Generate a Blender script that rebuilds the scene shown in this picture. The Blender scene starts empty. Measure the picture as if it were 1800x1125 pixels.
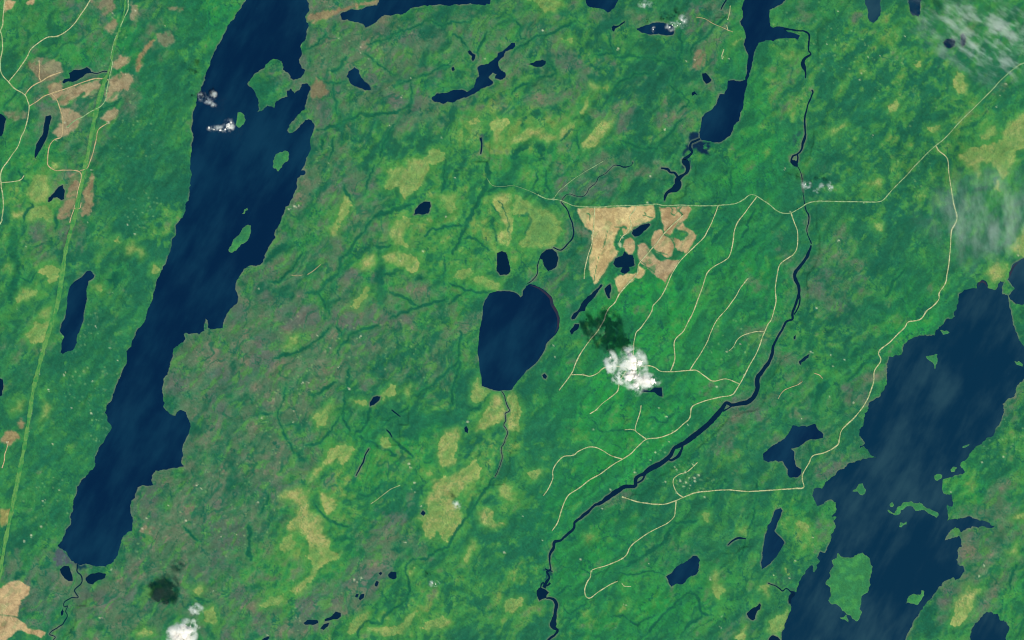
import bpy, math, random
import numpy as np
from mathutils import Vector, geometry, noise as mnoise

random.seed(7)
SC = bpy.context.scene
COL = SC.collection

# ------------------------------------------------------------------ camera, sky, sun, exposure
S = 30.0                       # metres of ground per map unit (the map is 1800 x 1125 units)
MW, MH = 1800.0, 1125.0
CAM_H = 200000.0               # the camera looks straight down from orbit
cam_d = bpy.data.cameras.new('camera')
cam_d.sensor_fit = 'HORIZONTAL'
cam_d.angle = 2 * math.atan((MW * S / 2) / CAM_H)
cam_d.clip_start = 1000.0
cam_d.clip_end = 1500000.0
cam = bpy.data.objects.new('camera', cam_d)
cam.location = (0, 0, CAM_H)
COL.objects.link(cam)
SC.camera = cam

SUN_EL = math.radians(51)
SUN_AZ = math.radians(149)     # clockwise from north: late morning, south-east
world = bpy.data.worlds.new('World')
SC.world = world
world.use_nodes = True
wn = world.node_tree.nodes
sky = wn.new('ShaderNodeTexSky')
sky.sky_type = 'NISHITA'
sky.sun_disc = False
sky.sun_elevation = SUN_EL
sky.sun_rotation = SUN_AZ
wn['Background'].inputs['Strength'].default_value = 0.09
world.node_tree.links.new(sky.outputs['Color'], wn['Background'].inputs['Color'])
sun_d = bpy.data.lights.new('sun', 'SUN')
sun_d.energy = 3.4
sun_d.angle = math.radians(0.5)
sun_d.color = (1.0, 0.96, 0.90)
sun = bpy.data.objects.new('sun', sun_d)
to_sun = Vector((math.sin(SUN_AZ) * math.cos(SUN_EL), math.cos(SUN_AZ) * math.cos(SUN_EL), math.sin(SUN_EL)))
sun.rotation_euler = to_sun.to_track_quat('Z', 'Y').to_euler()
sun.location = to_sun * 60000
COL.objects.link(sun)
SC.view_settings.view_transform = 'Standard'
SC.view_settings.look = 'None'
SC.view_settings.gamma = 1.0
SC.view_settings.use_curve_mapping = False
SC.view_settings.exposure = 0.9
SC.cycles.filter_width = 1.1
SC.cycles.max_bounces = 16
SC.cycles.diffuse_bounces = 3
SC.cycles.volume_bounces = 8
SC.cycles.transparent_max_bounces = 16
KCH = np.array((2.32, 2.06, 2.28))   # display-linear value of a white sheet in this light: albedo = display / KCH

# ------------------------------------------------------------------ map helpers
TX = {'a': 0, 'b': 450, 'c': 900, 'd': 1350}
TY = {'0': 0, '1': 281, '2': 562, '3': 843}


def pts(s):
    """'b2 10,20 30,40 ...' : sheet letter+number, then points read on that sheet (3.989 per map unit); 'g' = map units"""
    out, ox, oy, k = [], 0, 0, 1.0
    for t in s.split():
        if t == 'g':
            ox, oy, k = 0, 0, 1.0
        elif len(t) == 2 and t[0] in TX and t[1] in TY:
            ox, oy, k = TX[t[0]], TY[t[1]], 3.989
        else:
            v = [float(q) for q in t.split(',')]
            out.append((ox + v[0] / k, oy + v[1] / k) + tuple(v[2:]))
    return out


def wx(px):
    return (px - MW / 2) * S


def wy(py):
    return (MH / 2 - py) * S


RT = np.random.RandomState(11).rand(512, 512)


def vnoise(x, y, seed=0):
    x = x + seed * 17.31
    y = y + seed * 41.77
    xi = np.floor(x).astype(np.int64)
    yi = np.floor(y).astype(np.int64)
    fx, fy = x - xi, y - yi
    fx = fx * fx * fx * (fx * (fx * 6 - 15) + 10)
    fy = fy * fy * fy * (fy * (fy * 6 - 15) + 10)
    x0, x1, y0, y1 = xi & 511, (xi + 1) & 511, yi & 511, (yi + 1) & 511
    return (RT[y0, x0] * (1 - fx) + RT[y0, x1] * fx) * (1 - fy) + (RT[y1, x0] * (1 - fx) + RT[y1, x1] * fx) * fy


def fbm(x, y, scale, octs=4, seed=0, gain=0.5):
    a, tot, v = 1.0, 0.0, 0.0
    c, s_ = math.cos(0.6), math.sin(0.6)
    u, w = x / scale, y / scale
    for o in range(octs):
        v = v + a * vnoise(u, w, seed + o * 3)
        tot += a
        a *= gain
        u, w = (u * c - w * s_) * 2.03, (u * s_ + w * c) * 2.03
    return v / tot


def ss(a, b, v):
    t = np.clip((v - a) / (b - a), 0, 1)
    return t * t * (3 - 2 * t)


def refine(poly, rough=0.10, minlen=3.0, seed=1, closed=True):
    """natural coast: midpoint displacement of a traced outline"""
    rnd = random.Random(seed)
    p = [(q[0], q[1]) for q in poly]
    for it in range(4):
        out = []
        n = len(p)
        for i in range(n if closed else n - 1):
            a, b = p[i], p[(i + 1) % n]
            out.append(a)
            dx, dy = b[0] - a[0], b[1] - a[1]
            L = math.hypot(dx, dy)
            if L > minlen:
                d = rnd.gauss(0, rough) * min(L, 14)
                out.append(((a[0] + b[0]) / 2 - dy / L * d, (a[1] + b[1]) / 2 + dx / L * d))
        if not closed:
            out.append(p[-1])
        p = out
    return p


def spline(poly, step=2.5):
    """Catmull-Rom through the points; every further value of a point (a width) is carried along"""
    P = [np.array(q, float) for q in poly]
    P = [2 * P[0] - P[1]] + P + [2 * P[-1] - P[-2]]
    out = []
    for i in range(1, len(P) - 2):
        p0, p1, p2, p3 = P[i - 1:i + 3]
        n = max(1, int(np.hypot(*(p2 - p1)[:2]) / step))
        for k in range(n):
            t = k / n
            q = 0.5 * ((2 * p1) + (-p0 + p2) * t + (2 * p0 - 5 * p1 + 4 * p2 - p3) * t * t + (-p0 + 3 * p1 - 3 * p2 + p3) * t ** 3)
            out.append(q)
    out.append(P[-2])
    return np.array(out)


def tag(o, label=None, cat=None, group=None, kind=None):
    if label:
        o['label'] = label
    if cat:
        o['category'] = cat
    if group:
        o['group'] = group
    if kind:
        o['kind'] = kind
    return o


def link(name, me, mat=None, parent=None):
    o = bpy.data.objects.new(name, me)
    COL.objects.link(o)
    if mat:
        me.materials.append(mat)
    if parent:
        o.parent = parent
    return o


def lin(c):
    c = np.asarray(c, float) / 255.0
    return np.where(c <= 0.04045, c / 12.92, ((c + 0.055) / 1.055) ** 2.4)


def alb(r, g, b):
    return tuple(float(v) for v in np.clip(lin((r, g, b)) / KCH, 0, 0.9)) + (1.0,)
# ------------------------------------------------------------------ the map: water
# (name, label, outline, coast roughness)
LAKES = [
 ('lake', 'huge long dark navy lake running down the west side from top to bottom',
  'g 470,-160 432,-60 a0 1725,0 1670,80 1610,165 1570,240 1520,330 1480,420 1450,500 1440,560 1405,640 1385,680 1365,760 1350,830 1345,920 1355,980 1345,1050 1335,1125 '
  'a1 1340,80 1338,180 1328,255 1300,310 1285,390 1250,440 1235,500 1205,560 1195,640 1170,700 1140,770 1100,840 1085,910 1070,980 1035,1050 1020,1120 '
  'a2 965,65 945,120 920,190 885,225 890,260 880,320 850,380 815,460 790,530 750,600 735,650 760,720 785,760 740,830 700,890 675,950 665,1030 625,1070 600,1105 570,1125 '
  'a3 540,50 520,130 510,190 500,280 475,340 440,410 405,465 440,490 475,530 500,570 530,590 560,600 600,590 640,600 680,610 740,612 780,590 810,555 830,500 850,440 865,395 900,365 925,360 930,320 925,260 915,215 920,150 945,130 955,90 965,55 1000,38 1040,45 1075,40 '
  'a2 1068,1110 1065,1090 1090,1058 1140,1052 1190,1045 1250,1035 1290,1028 1270,990 1285,950 1280,900 1300,850 1310,820 1330,770 1335,730 1318,690 1305,650 1270,632 1240,650 1230,675 1205,670 1170,640 1145,610 1145,560 1138,510 1143,460 1148,410 1175,385 1190,320 1205,270 1215,210 1240,185 1280,160 1298,140 1290,100 1310,92 1360,95 1395,105 1435,80 1430,40 1440,-8 1455,5 1458,55 1510,65 1560,60 1570,0 '
  'a1 1590,1080 1640,1020 1668,985 1665,940 1648,905 1655,860 1690,800 1710,765 1750,742 1795,745 '
  'b1 30,735 60,690 70,650 110,580 130,530 165,450 185,390 205,330 240,290 270,230 290,190 290,130 310,110 345,100 345,80 315,75 340,40 355,0 '
  'b0 350,1110 380,1060 378,1000 395,940 410,890 390,845 345,840 325,870 280,915 235,935 220,915 240,870 290,810 340,770 355,700 370,650 382,610 360,585 320,590 305,630 270,655 245,620 215,640 220,680 180,690 140,715 130,755 80,740 40,780 10,785 20,720 0,670 '
  'a0 1770,620 1745,605 1735,590 1770,540 b0 0,510 30,490 70,450 110,420 150,415 180,430 190,490 225,510 240,550 290,555 330,525 345,490 310,450 300,420 320,360 310,330 350,270 360,200 370,180 345,115 375,70 355,0 g 548,-60 560,-160', 0.09),
 ('lake', 'narrow dark lake cut by the top edge above brown rocky shore',
  'b0 590,100 610,85 680,65 770,48 850,38 862,10 g 668,-30 720,-70 830,-60 880,-30 b0 1645,0 1640,30 1600,38 1520,28 1450,30 1360,42 1260,35 1150,45 1080,60 1030,100 960,105 900,105 850,145 820,170 770,195 740,165 690,155 640,135 600,138', 0.08),
 ('lake', 'small dark lake with a pointed lower end east of the green peninsula',
  'b0 635,540 650,500 690,470 720,490 735,540 760,570 795,595 805,630 760,630 720,615 685,600 660,580 650,550', 0.07),
 ('lake', 'long crooked dark lake slanting up to a thin northern tip',
  'b0 1235,680 1270,655 1340,650 1390,630 1490,640 1530,610 1540,560 1565,530 1555,470 1600,455 1650,430 1690,400 1700,370 1740,350 1790,300 c0 20,300 22,325 5,345 b0 1750,360 1735,400 1700,430 1700,460 1720,495 1750,515 1745,545 1710,560 1675,550 1690,520 1660,510 1630,540 1660,570 1660,590 1620,605 1580,620 1540,650 1480,680 1430,695 1380,720 1310,730 1260,715 1235,700', 0.08),
 ('pond', 'tiny dark hooked pond above the long crooked lake', 'b0 1485,360 1500,350 1520,375 1540,385 1535,410 1520,430 1510,415 1515,395 1490,375', 0.05),
 ('pond', 'tiny round dark pond west of the crooked lake narrows', 'b0 1370,475 1385,468 1395,490 1380,500', 0.05),
 ('pond', 'small tadpole-shaped dark pond east of the crooked lake tip', 'c0 110,450 150,440 185,425 210,418 238,430 235,450 205,470 175,470 145,460', 0.06),
 ('lake', 'small dark lake at the top edge tapering to a point', 'g 1028,-35 c0 515,0 530,40 570,55 620,60 650,70 670,88 700,65 725,40 745,0 g 1090,-40', 0.06),
 ('pond', 'tiny dark pond with a hooked tail beside the cloud-crossed oval lake', 'c0 698,190 712,178 740,180 770,160 790,148 795,155 770,172 745,190 725,200 715,222 702,212', 0.05),
 ('lake', 'oval dark lake partly under small white clouds near the top', 'c0 875,200 930,180 990,160 1060,158 1110,175 1135,195 1138,220 1130,242 1080,248 1010,240 950,238 900,222 875,212', 0.06),
 ('pond', 'small square dark pond west of the elongated chain lake', 'c0 1332,515 1360,512 1378,530 1400,560 1390,575 1362,588 1340,560', 0.05),
 ('pond', 'tiny arrowhead pond below the small square pond', 'c0 1260,650 1280,640 1300,668 1283,661 1265,672', 0.04),
 ('lake', 'chain lake narrowing to a channel then widening, upper right of centre',
  'g 1304,-70 c0 1630,0 1610,60 1620,120 1600,150 1625,200 1640,260 1625,310 1655,380 1650,440 1645,520 1635,560 1600,570 1550,562 1515,565 1510,620 1490,660 1455,660 1440,710 1400,770 1350,800 1330,830 1320,900 1315,960 1330,985 1390,990 1450,1000 1490,980 1530,950 1555,880 1590,850 1600,790 1620,760 1630,680 1640,620 1650,560 1665,530 1680,470 1690,420 1705,350 1730,300 1770,290 1780,280 d0 40,290 60,275 130,265 180,268 210,278 225,250 190,235 140,225 110,190 80,185 40,195 25,190 12,150 10,70 50,50 100,25 120,0 g 1390,-70', 0.06),
 ('pond', 'dark pond in yellow bog near the top of the bog country', 'b1 1105,385 1115,350 1150,310 1185,292 1220,295 1225,330 1210,375 1180,382 1140,378', 0.07),
 ('pond', 'upright oblong dark pond just above the heart-shaped lake', 'b1 1690,655 1720,640 1755,650 1770,700 1785,780 1770,800 1710,808 1688,780 1690,720', 0.05),
 ('pond', 'roundish dark pond fed by a creek north of the heart-shaped lake', 'c1 205,660 240,630 280,625 310,645 325,690 315,740 280,770 255,780 230,750 215,700 195,690', 0.06),
 ('lake', 'heart-shaped navy lake in the middle of the picture',
  'b1 1585,1125 1590,1050 1610,980 1640,935 1700,920 1795,925 c1 30,935 60,965 75,950 75,920 100,885 130,870 190,890 240,925 280,965 290,1010 320,1060 335,1120 c2 330,60 300,110 265,140 240,170 225,220 180,290 110,350 50,420 10,470 b2 1795,490 1700,500 1640,485 1585,465 1580,400 1565,300 1555,200 1565,100 1580,10', 0.05),
 ('pond', 'narrow slanting dark pond inside the tan clearing', 'c1 840,515 850,490 900,460 960,445 970,455 940,490 895,530 860,538', 0.05),
 ('pond', 'flower-shaped dark pond inside the tan clearing', 'c1 710,730 725,690 770,675 790,640 810,660 850,670 855,710 860,740 820,750 825,780 790,800 760,785 775,755 740,755', 0.07),
 ('pond', 'small wedge pond south of the flower-shaped pond', 'c1 648,905 665,885 690,870 697,900 685,940 690,970 675,970 655,930', 0.05),
 ('pond', 'thin slanting dark pond between the heart lake and the tan clearing', 'c1 415,1110 430,1080 460,1060 485,1010 510,980 560,940 590,910 625,870 635,880 605,920 580,960 540,1000 510,1060 470,1070 440,1115 420,1120', 0.05),
 ('pond', 'short dark pond east of the heart lake shoulder', 'c2 405,80 440,30 470,30 465,60 420,105', 0.05),
 ('pond', 'tiny oval pond below the heart lake east shore', 'c2 212,390 230,378 245,395 238,415 222,412', 0.04),
 ('pond', 'small triangular pond peeping from under the big white cloud', 'c2 905,505 925,485 965,500 1000,475 1050,475 1055,540 1030,535 1000,510 950,508', 0.05),
 ('pond', 'ragged dark pond beside the brown gravel clearings, upper left', 'a0 435,575 450,555 490,550 480,510 510,495 545,490 580,485 610,470 635,490 645,510 610,515 585,535 545,560 510,575 480,570 445,585', 0.06),
 ('pond', 'slim curved dark pond west of the pale road loop, upper left', 'a0 320,815 355,808 362,825 345,880 330,960 300,1020 270,1070 245,1110 245,1060 255,1010 300,940 305,890', 0.04),
 ('pond', 'dark lake cut by the left edge in the upper part', 'a0 -90,790 -20,790 15,805 42,830 30,890 15,950 -40,980 -90,970', 0.04),
 ('pond', 'small two-lobed dark pond beside the powerline strip', 'a1 335,290 340,265 380,230 410,190 440,175 455,215 450,275 430,282 400,262 375,265 345,298', 0.05),
 ('lake', 'tall slender dark lake between the powerline strip and the big west lake', 'a1 465,1050 475,950 490,890 520,855 570,825 610,780 635,778 662,810 655,830 620,850 608,900 605,1000 590,1060 585,1125 a2 565,60 545,100 540,160 510,215 475,220 440,240 425,230 430,170 450,120 420,80 430,30 450,0', 0.05),
 ('pond', 'dark pond cut by the left edge lower down', 'a2 -90,390 -40,400 20,420 25,470 15,530 -40,560 -90,550', 0.04),
 ('pond', 'small upright pond left of the outflow of the big west lake', 'a3 420,630 450,605 485,608 498,650 510,710 480,712 450,690 425,655', 0.04),
 ('pond', 'small flat pond right of the outflow of the big west lake', 'a3 600,690 640,660 690,650 745,660 735,690 690,705 650,735 615,725 600,705', 0.05),
 ('pond', 'tiny oxbow pond on the winding river, lower left', 'a3 430,955 425,930 440,905 447,925 440,950', 0.03),
 ('pond', 'largest dark dot of the bead-like pond row, lower centre', 'b3 925,670 950,645 985,650 985,690 960,700 930,685', 0.05),
 ('pond', 'tiny dark pond at the upper end of the bead-like row', 'b3 860,658 875,648 888,655 875,672', 0.03),
 ('pond', 'small upright dark pond second in the bead-like row', 'b3 832,735 845,710 862,718 850,750 835,748', 0.03),
 ('pond', 'larger of two close twin ponds in the bead-like row', 'b3 720,835 735,805 760,800 755,830 730,848', 0.03),
 ('pond', 'smaller of two close twin ponds in the bead-like row', 'b3 693,820 705,800 722,805 710,828', 0.03),
 ('pond', 'club-shaped dark pond at the lower end of the bead-like row', 'b3 540,945 560,925 595,935 595,960 570,980 540,980 505,990 480,995 485,978 520,965', 0.04),
 ('pond', 'flat oblong dark pond west of the club-shaped pond', 'b3 333,1005 360,985 430,985 437,1005 400,1020 345,1018', 0.04),
 ('pond', 'slanting dark pond just below the club-shaped pond', 'b3 450,1045 475,1015 512,1005 505,1030 475,1055', 0.04),
 ('pond', 'dark sliver of pond at the bottom edge, left of centre', 'b3 20,1140 60,1110 95,1098 90,1115 60,1140', 0.03),
 ('pond', 'tiny black pond on the west side of the largest yellow bog', 'b3 1155,240 1170,215 1190,235 1175,255', 0.03),
 ('pond', 'small lens-shaped pond among small bogs, left of the heart lake outlet', 'b2 797,580 820,545 850,535 872,540 865,565 830,595 800,608', 0.04),
 ('pond', 'tiny dark pond beside the squarish pale bog', 'b2 1460,760 1475,745 1490,770 1485,795 1465,785', 0.03),
 ('lake', 'vast slate-blue lake with green islands in the lower right',
  'd1 1250,1118 1310,1100 1310,1060 1335,1000 1340,940 1380,910 1440,900 1465,900 1470,860 1500,840 1535,860 1540,900 1600,910 1612,870 1630,850 1655,860 1640,900 1640,930 1680,950 1690,1000 1705,1060 1715,1120 d2 1735,80 1760,140 1795,190 g 1840,612 1880,640 1870,672 1830,676 d2 1796,412 1740,480 1725,540 1680,555 1645,590 1655,630 1640,690 1605,750 1580,815 1530,830 1480,880 1430,920 1390,980 1345,1020 1370,1050 1380,1070 1340,1085 1310,1090 1240,1115 '
  'd3 1225,0 1225,80 1290,105 1300,160 1290,190 1255,175 1260,220 1255,290 1330,280 1390,265 1450,275 1520,290 1590,325 1570,340 1500,325 1450,330 1390,345 1350,370 1330,340 1300,345 1260,385 1240,425 1290,410 1340,395 1355,420 1360,470 1330,520 1320,560 1330,595 1365,605 1380,645 1350,685 1315,705 1300,685 1240,710 1190,770 1150,830 1090,890 1050,960 1010,1030 970,1100 g 1585,1135 1560,1210 1500,1300 1360,1300 1370,1200 '
  'd3 95,1125 115,1030 140,960 160,880 145,860 150,810 175,780 200,790 215,740 240,680 290,610 310,600 325,650 340,600 365,570 345,545 370,505 400,515 415,490 440,430 445,380 475,330 460,290 480,260 450,265 475,230 475,160 445,140 390,170 345,185 330,150 310,110 320,65 350,58 380,65 395,40 430,0 '
  'd2 440,1110 490,1060 560,1010 620,990 700,970 760,965 720,950 700,910 670,885 640,905 645,885 680,870 665,840 640,815 640,770 670,740 680,680 675,660 700,640 730,570 790,535 830,460 835,360 830,310 850,260 900,248 935,245 950,190 990,140 1060,110 1120,115 1170,110 1200,50', 0.10),
 ('lake', 'dark lake cut by the right edge above the vast slate-blue lake', 'd1 2000,660 1850,680 1770,700 1720,730 1690,790 1680,840 1710,880 1730,900 1690,950 1700,980 1740,1010 1790,1015 1850,1000 2000,1010', 0.07),
 ('lake', 'dark lake with a ragged rim cut by the bottom edge at lower right', 'd3 1420,1125 1425,1060 1450,1010 1490,970 1530,930 1580,945 1610,940 1630,990 1670,1000 1695,1040 1675,1080 1670,1125 1640,1240 1450,1240', 0.11),
 ('lake', 'dark boot-shaped lake beside the road west of the vast lake', 'd2 0,910 60,870 120,830 155,780 175,740 220,752 270,750 330,730 350,770 388,800 385,830 330,840 270,850 230,880 160,905 185,930 185,980 200,1030 235,1050 230,1085 205,1105 160,1108 140,1090 140,1050 100,990 50,985 0,1000 c2 1765,985 1760,960 1765,935', 0.06),
 ('lake', 'slim dark lake south of the road and west of the vast lake', 'd3 55,210 90,200 102,220 80,280 45,360 70,390 115,440 95,480 60,540 15,590 c3 1750,630 1745,580 1760,480 1770,420 1790,330 d3 10,310 40,240', 0.06),
 ('lake', 'slanting blocky dark lake in bright green forest, lower right of centre', 'c3 1080,680 1130,640 1195,590 1240,560 1270,535 1300,538 1318,565 1310,610 1310,640 1280,670 1235,690 1215,720 1190,735 1150,730 1120,752 1105,735 1090,695', 0.08),
 ('pond', 'small slanting dark pond near the bottom, right of the blocky lake', 'c3 1645,945 1670,915 1710,895 1735,868 1747,880 1740,910 1715,935 1705,975 1690,988 1660,970', 0.06),
 ('pond', 'tiny wedge-shaped pond east of the wide river', 'd2 218,290 250,265 292,240 285,265 255,290 235,300 230,320 218,305', 0.04),
 ('pond', 'tiny black pond above the wedge-shaped pond', 'd2 178,120 195,108 192,135 180,138', 0.03),
 ('pond', 'grey-blue pond hanging from the top edge, left of two', 'g 1515,-40 d0 680,0 695,50 700,110 715,150 740,160 765,140 785,110 790,60 790,0 g 1550,-40', 0.06),
 ('pond', 'shorter grey-blue pond hanging from the top edge, right of two', 'g 1594,-35 d0 985,0 995,70 1015,110 1055,115 1070,90 1068,40 1075,0 g 1622,-35', 0.06),
 ('pond', 'roundish dark pond beside the streaky clouds, upper right', 'd0 1230,300 1250,275 1290,268 1315,285 1310,320 1275,340 1240,330', 0.05),
 ('pond', 'upright dark pond among the streaky clouds, upper right', 'd0 1350,250 1368,232 1390,265 1382,310 1365,330 1345,300', 0.05),
 ('pond', 'dark pond at the bottom edge against the vast lake west shore', 'd3 0,1130 20,1100 40,1092 70,1105 90,1130 80,1180 10,1180', 0.05),
 ('pond', 'ink-dark river pool south of the river delta, lower centre', 'c3 172,780 200,755 225,765 260,790 240,830 210,838 190,850 178,820', 0.07),
]

# rivers and creeks of open water: (name, label, points x,y,width)
RIVERS = [
 ('river', 'dark river looping down from the chain lake outlet on the upper right', 'd0 110,200,4 160,206,3 210,215,2.6 260,220,3 290,245,3 285,310,2.6 285,360,2.6 300,378,3 265,405,4 245,440,7 250,470,7 262,505,3 263,550,1.6', 0.4),
 ('river', 'thin dark river running straight south to a forked end, upper right', 'd0 305,632,3 315,645,2.4 300,690,2.4 280,730,2.4 266,790,2.6 258,850,2.8 260,920,3 258,960,4.5 245,1010,4.5 235,1050,3 205,1080,2.6 175,1095,3 163,1120,3 d1 165,10,6 185,25,9 205,45,4', 0.5),
 ('creek', 'short dark fork joining the thin southward river', 'd0 205,1080,2.5 210,1120,3 d1 200,20,6 180,30,8', 0.4),
 ('creek', 'hairline dark creek crossing under the main road on the right', 'd1 205,45,1.5 232,90,1.2 240,160,1.2 250,250,1.2 262,345,2 285,385,2.4 285,440,1.8 270,490,1.4 280,530,1.4 303,590,2', 0.5),
 ('river', 'broad navy river slanting from upper right down past the braided bars',
  'd1 300,600,2.5 290,640,4.5 260,700,5 220,750,5.5 190,800,5.5 192,840,6 215,890,6 215,950,5 190,1020,4 170,1080,4 168,1120,3.5 d2 130,15,3.5 105,60,3.5 70,120,3.5 40,180,4 28,240,5 5,300,5.5 c2 1755,360,7 1722,410,8 1720,480,8 1700,530,8 1660,575,8 1600,590,7.5 1540,600,6 1500,585,6 1460,640,8 1400,710,9 1330,770,9 1270,820,9 1200,870,8 1140,900,6 1105,960,7 1040,1010,9 980,1040,9 920,1080,6 870,1112,6 '
  'c3 860,45,7 790,52,7 740,80,8 680,120,8 620,165,6 580,180,4 540,220,4.5 490,260,5 440,300,4 435,340,4 390,385,4 340,425,4 300,435,6 288,480,5 266,525,4 265,580,2.5 270,625,2.5 245,645,4 255,665,3 262,690,3 240,720,5 225,760,6', 0.5),
 ('river', 'side arm of the broad river round a green bar', 'c2 1195,872,4 1190,910,4 1165,955,5 1120,985,4 1095,975,3', 0.3),
 ('river', 'upper side arm hugging the broad river at its bend', 'c2 1540,605,2.5 1510,625,2.5 1480,640,3', 0.3),
 ('river', 'thin side arm of the broad river beside the long bar', 'c2 960,1050,2.5 935,1085,3 915,1120,3 c3 880,25,3', 0.3),
 ('creek', 'thin side arm inside the broad river, upper course', 'd1 216,930,2 225,980,2.4 205,1050,2.4 180,1085,2', 0.3),
 ('river', 'dark river leaving the ink-dark pool towards the bottom edge', 'c3 240,833,3 265,832,3.5 295,842,5 310,880,6 302,940,6 295,985,9 290,1020,12 300,1042,7 320,1055,4 300,1090,4 255,1125,4 g 950,1150,4 930,1200,4', 0.4),
 ('creek', 'loop of channels in the small river delta, lower centre', 'c3 230,625,2 245,635,3 275,640,2 285,645,1.5', 0.4),
 ('creek', 'loop channel beside the ink-dark pool', 'c3 200,770,2 205,735,2.5 222,722,2 225,745,2 245,745,2.5 268,725,3', 0.3),
 ('river', 'swampy dark channel winding south from the chain lake', 'c0 1318,975,4 1262,1000,4 1248,1035,5 1262,1068,4 1240,1095,5 1205,1122,6 c1 1215,15,13 1232,45,9 1222,90,5 1185,118,6 1160,140,10 1165,170,13 1140,205,12 1105,220,6 1080,245,5 1068,285,2.5', 0.5),
 ('creek', 'dark arm joining the swampy channel from the west', 'c1 1045,60,3 1090,65,4 1110,88,4 1140,92,4 1160,118,4', 0.4),
 ('creek', 'narrow dark creek curving down to the roundish pond', 'c1 345,300,2 385,345,2 405,400,2.2 428,460,2.4 430,530,2.4 400,580,2.4 345,630,2.2 290,615,1.8', 0.5),
 ('creek', 'hairline dark creek wandering north of the main road', 'c1 345,295,.8 365,262,.9 400,240,.9 480,260,.9 520,245,1.1 540,200,1.1 590,160,1.1 610,120,1.0 660,90,.9 710,45,.9 760,40,1.8 780,50,2.2 830,42,.9 850,15,.8', 0.6),
 ('creek', 'thin dark creek between the roundish pond and the heart lake', 'c1 195,690,1.4 180,740,1.4 175,800,1.4 140,850,1.4 110,870,1.4', 0.5),
 ('creek', 'thin dark outlet creek winding south from the heart-shaped lake', 'b2 1720,500,1.3 1745,540,1.44 1755,590,1.44 1780,640,1.44 1752,658,1.44 1752,700,1.3 1735,740,1.3 1765,790,1.15 1745,850,1.15 1720,910,1.08 1728,980,1.01 1700,1040,1.01 1680,1100,1.01', 0.9),
 ('creek', 'tightly winding dark river below the big west lake', 'a3 545,590,2.2 540,640,2 570,680,2 572,730,1.8 525,775,1.8 545,828,1.8 500,832,1.6 455,858,1.6 448,890,1.6 475,885,1.4 460,925,1.4 472,965,1.6 440,1010,1.6 400,1040,1.8 365,1065,1.6 350,1090,1.4 385,1100,1.4 370,1130,1.4 g 80,1150,1.5', 0.8),
 ('creek', 'thin dark stream joining the ragged pond to the pale road', 'a0 640,508,2 680,515,1.4 730,500,1.4 775,507,1.2', 0.3),
 ('creek', 'dark slit of still water near the lens-shaped pond', 'b2 950,632,2 980,655,2.2 1012,680,1.4', 0.3),
 ('creek', 'dark slit pointing down between small bogs', 'b2 915,772,1.6 938,795,2.6 955,825,1.6', 0.2),
 ('creek', 'long black hairline creek in bright green forest, left of centre', 'b2 793,905,1.8 765,950,2 750,1000,2.2 725,1050,2 700,1095,1.6', 0.4),
 ('pond', 'thin arched black pond beside the yellow patch, lower right of centre', 'c3 1512,462,1.6 1545,430,3 1590,410,3 1642,416,1.8', 0.2),
 ('creek', 'thin dark creek reaching the vast lake from the west', 'd3 0,728,1.6 50,745,1.8 100,780,2 130,765,2 155,785,2.5 178,800,6 155,830,5 152,870,4', 0.5),
 ('pond', 'tiny slit of water under the top edge beside the gravel strip', 'c0 1465,68,1.5 1480,35,2.4 1502,0,2', 0.2),
 ('creek', 'short dark slit in brown swamp at the river head', 'b0 1575,965,4 1582,1010,3 1575,1080,2', 0.3),
]

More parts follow.
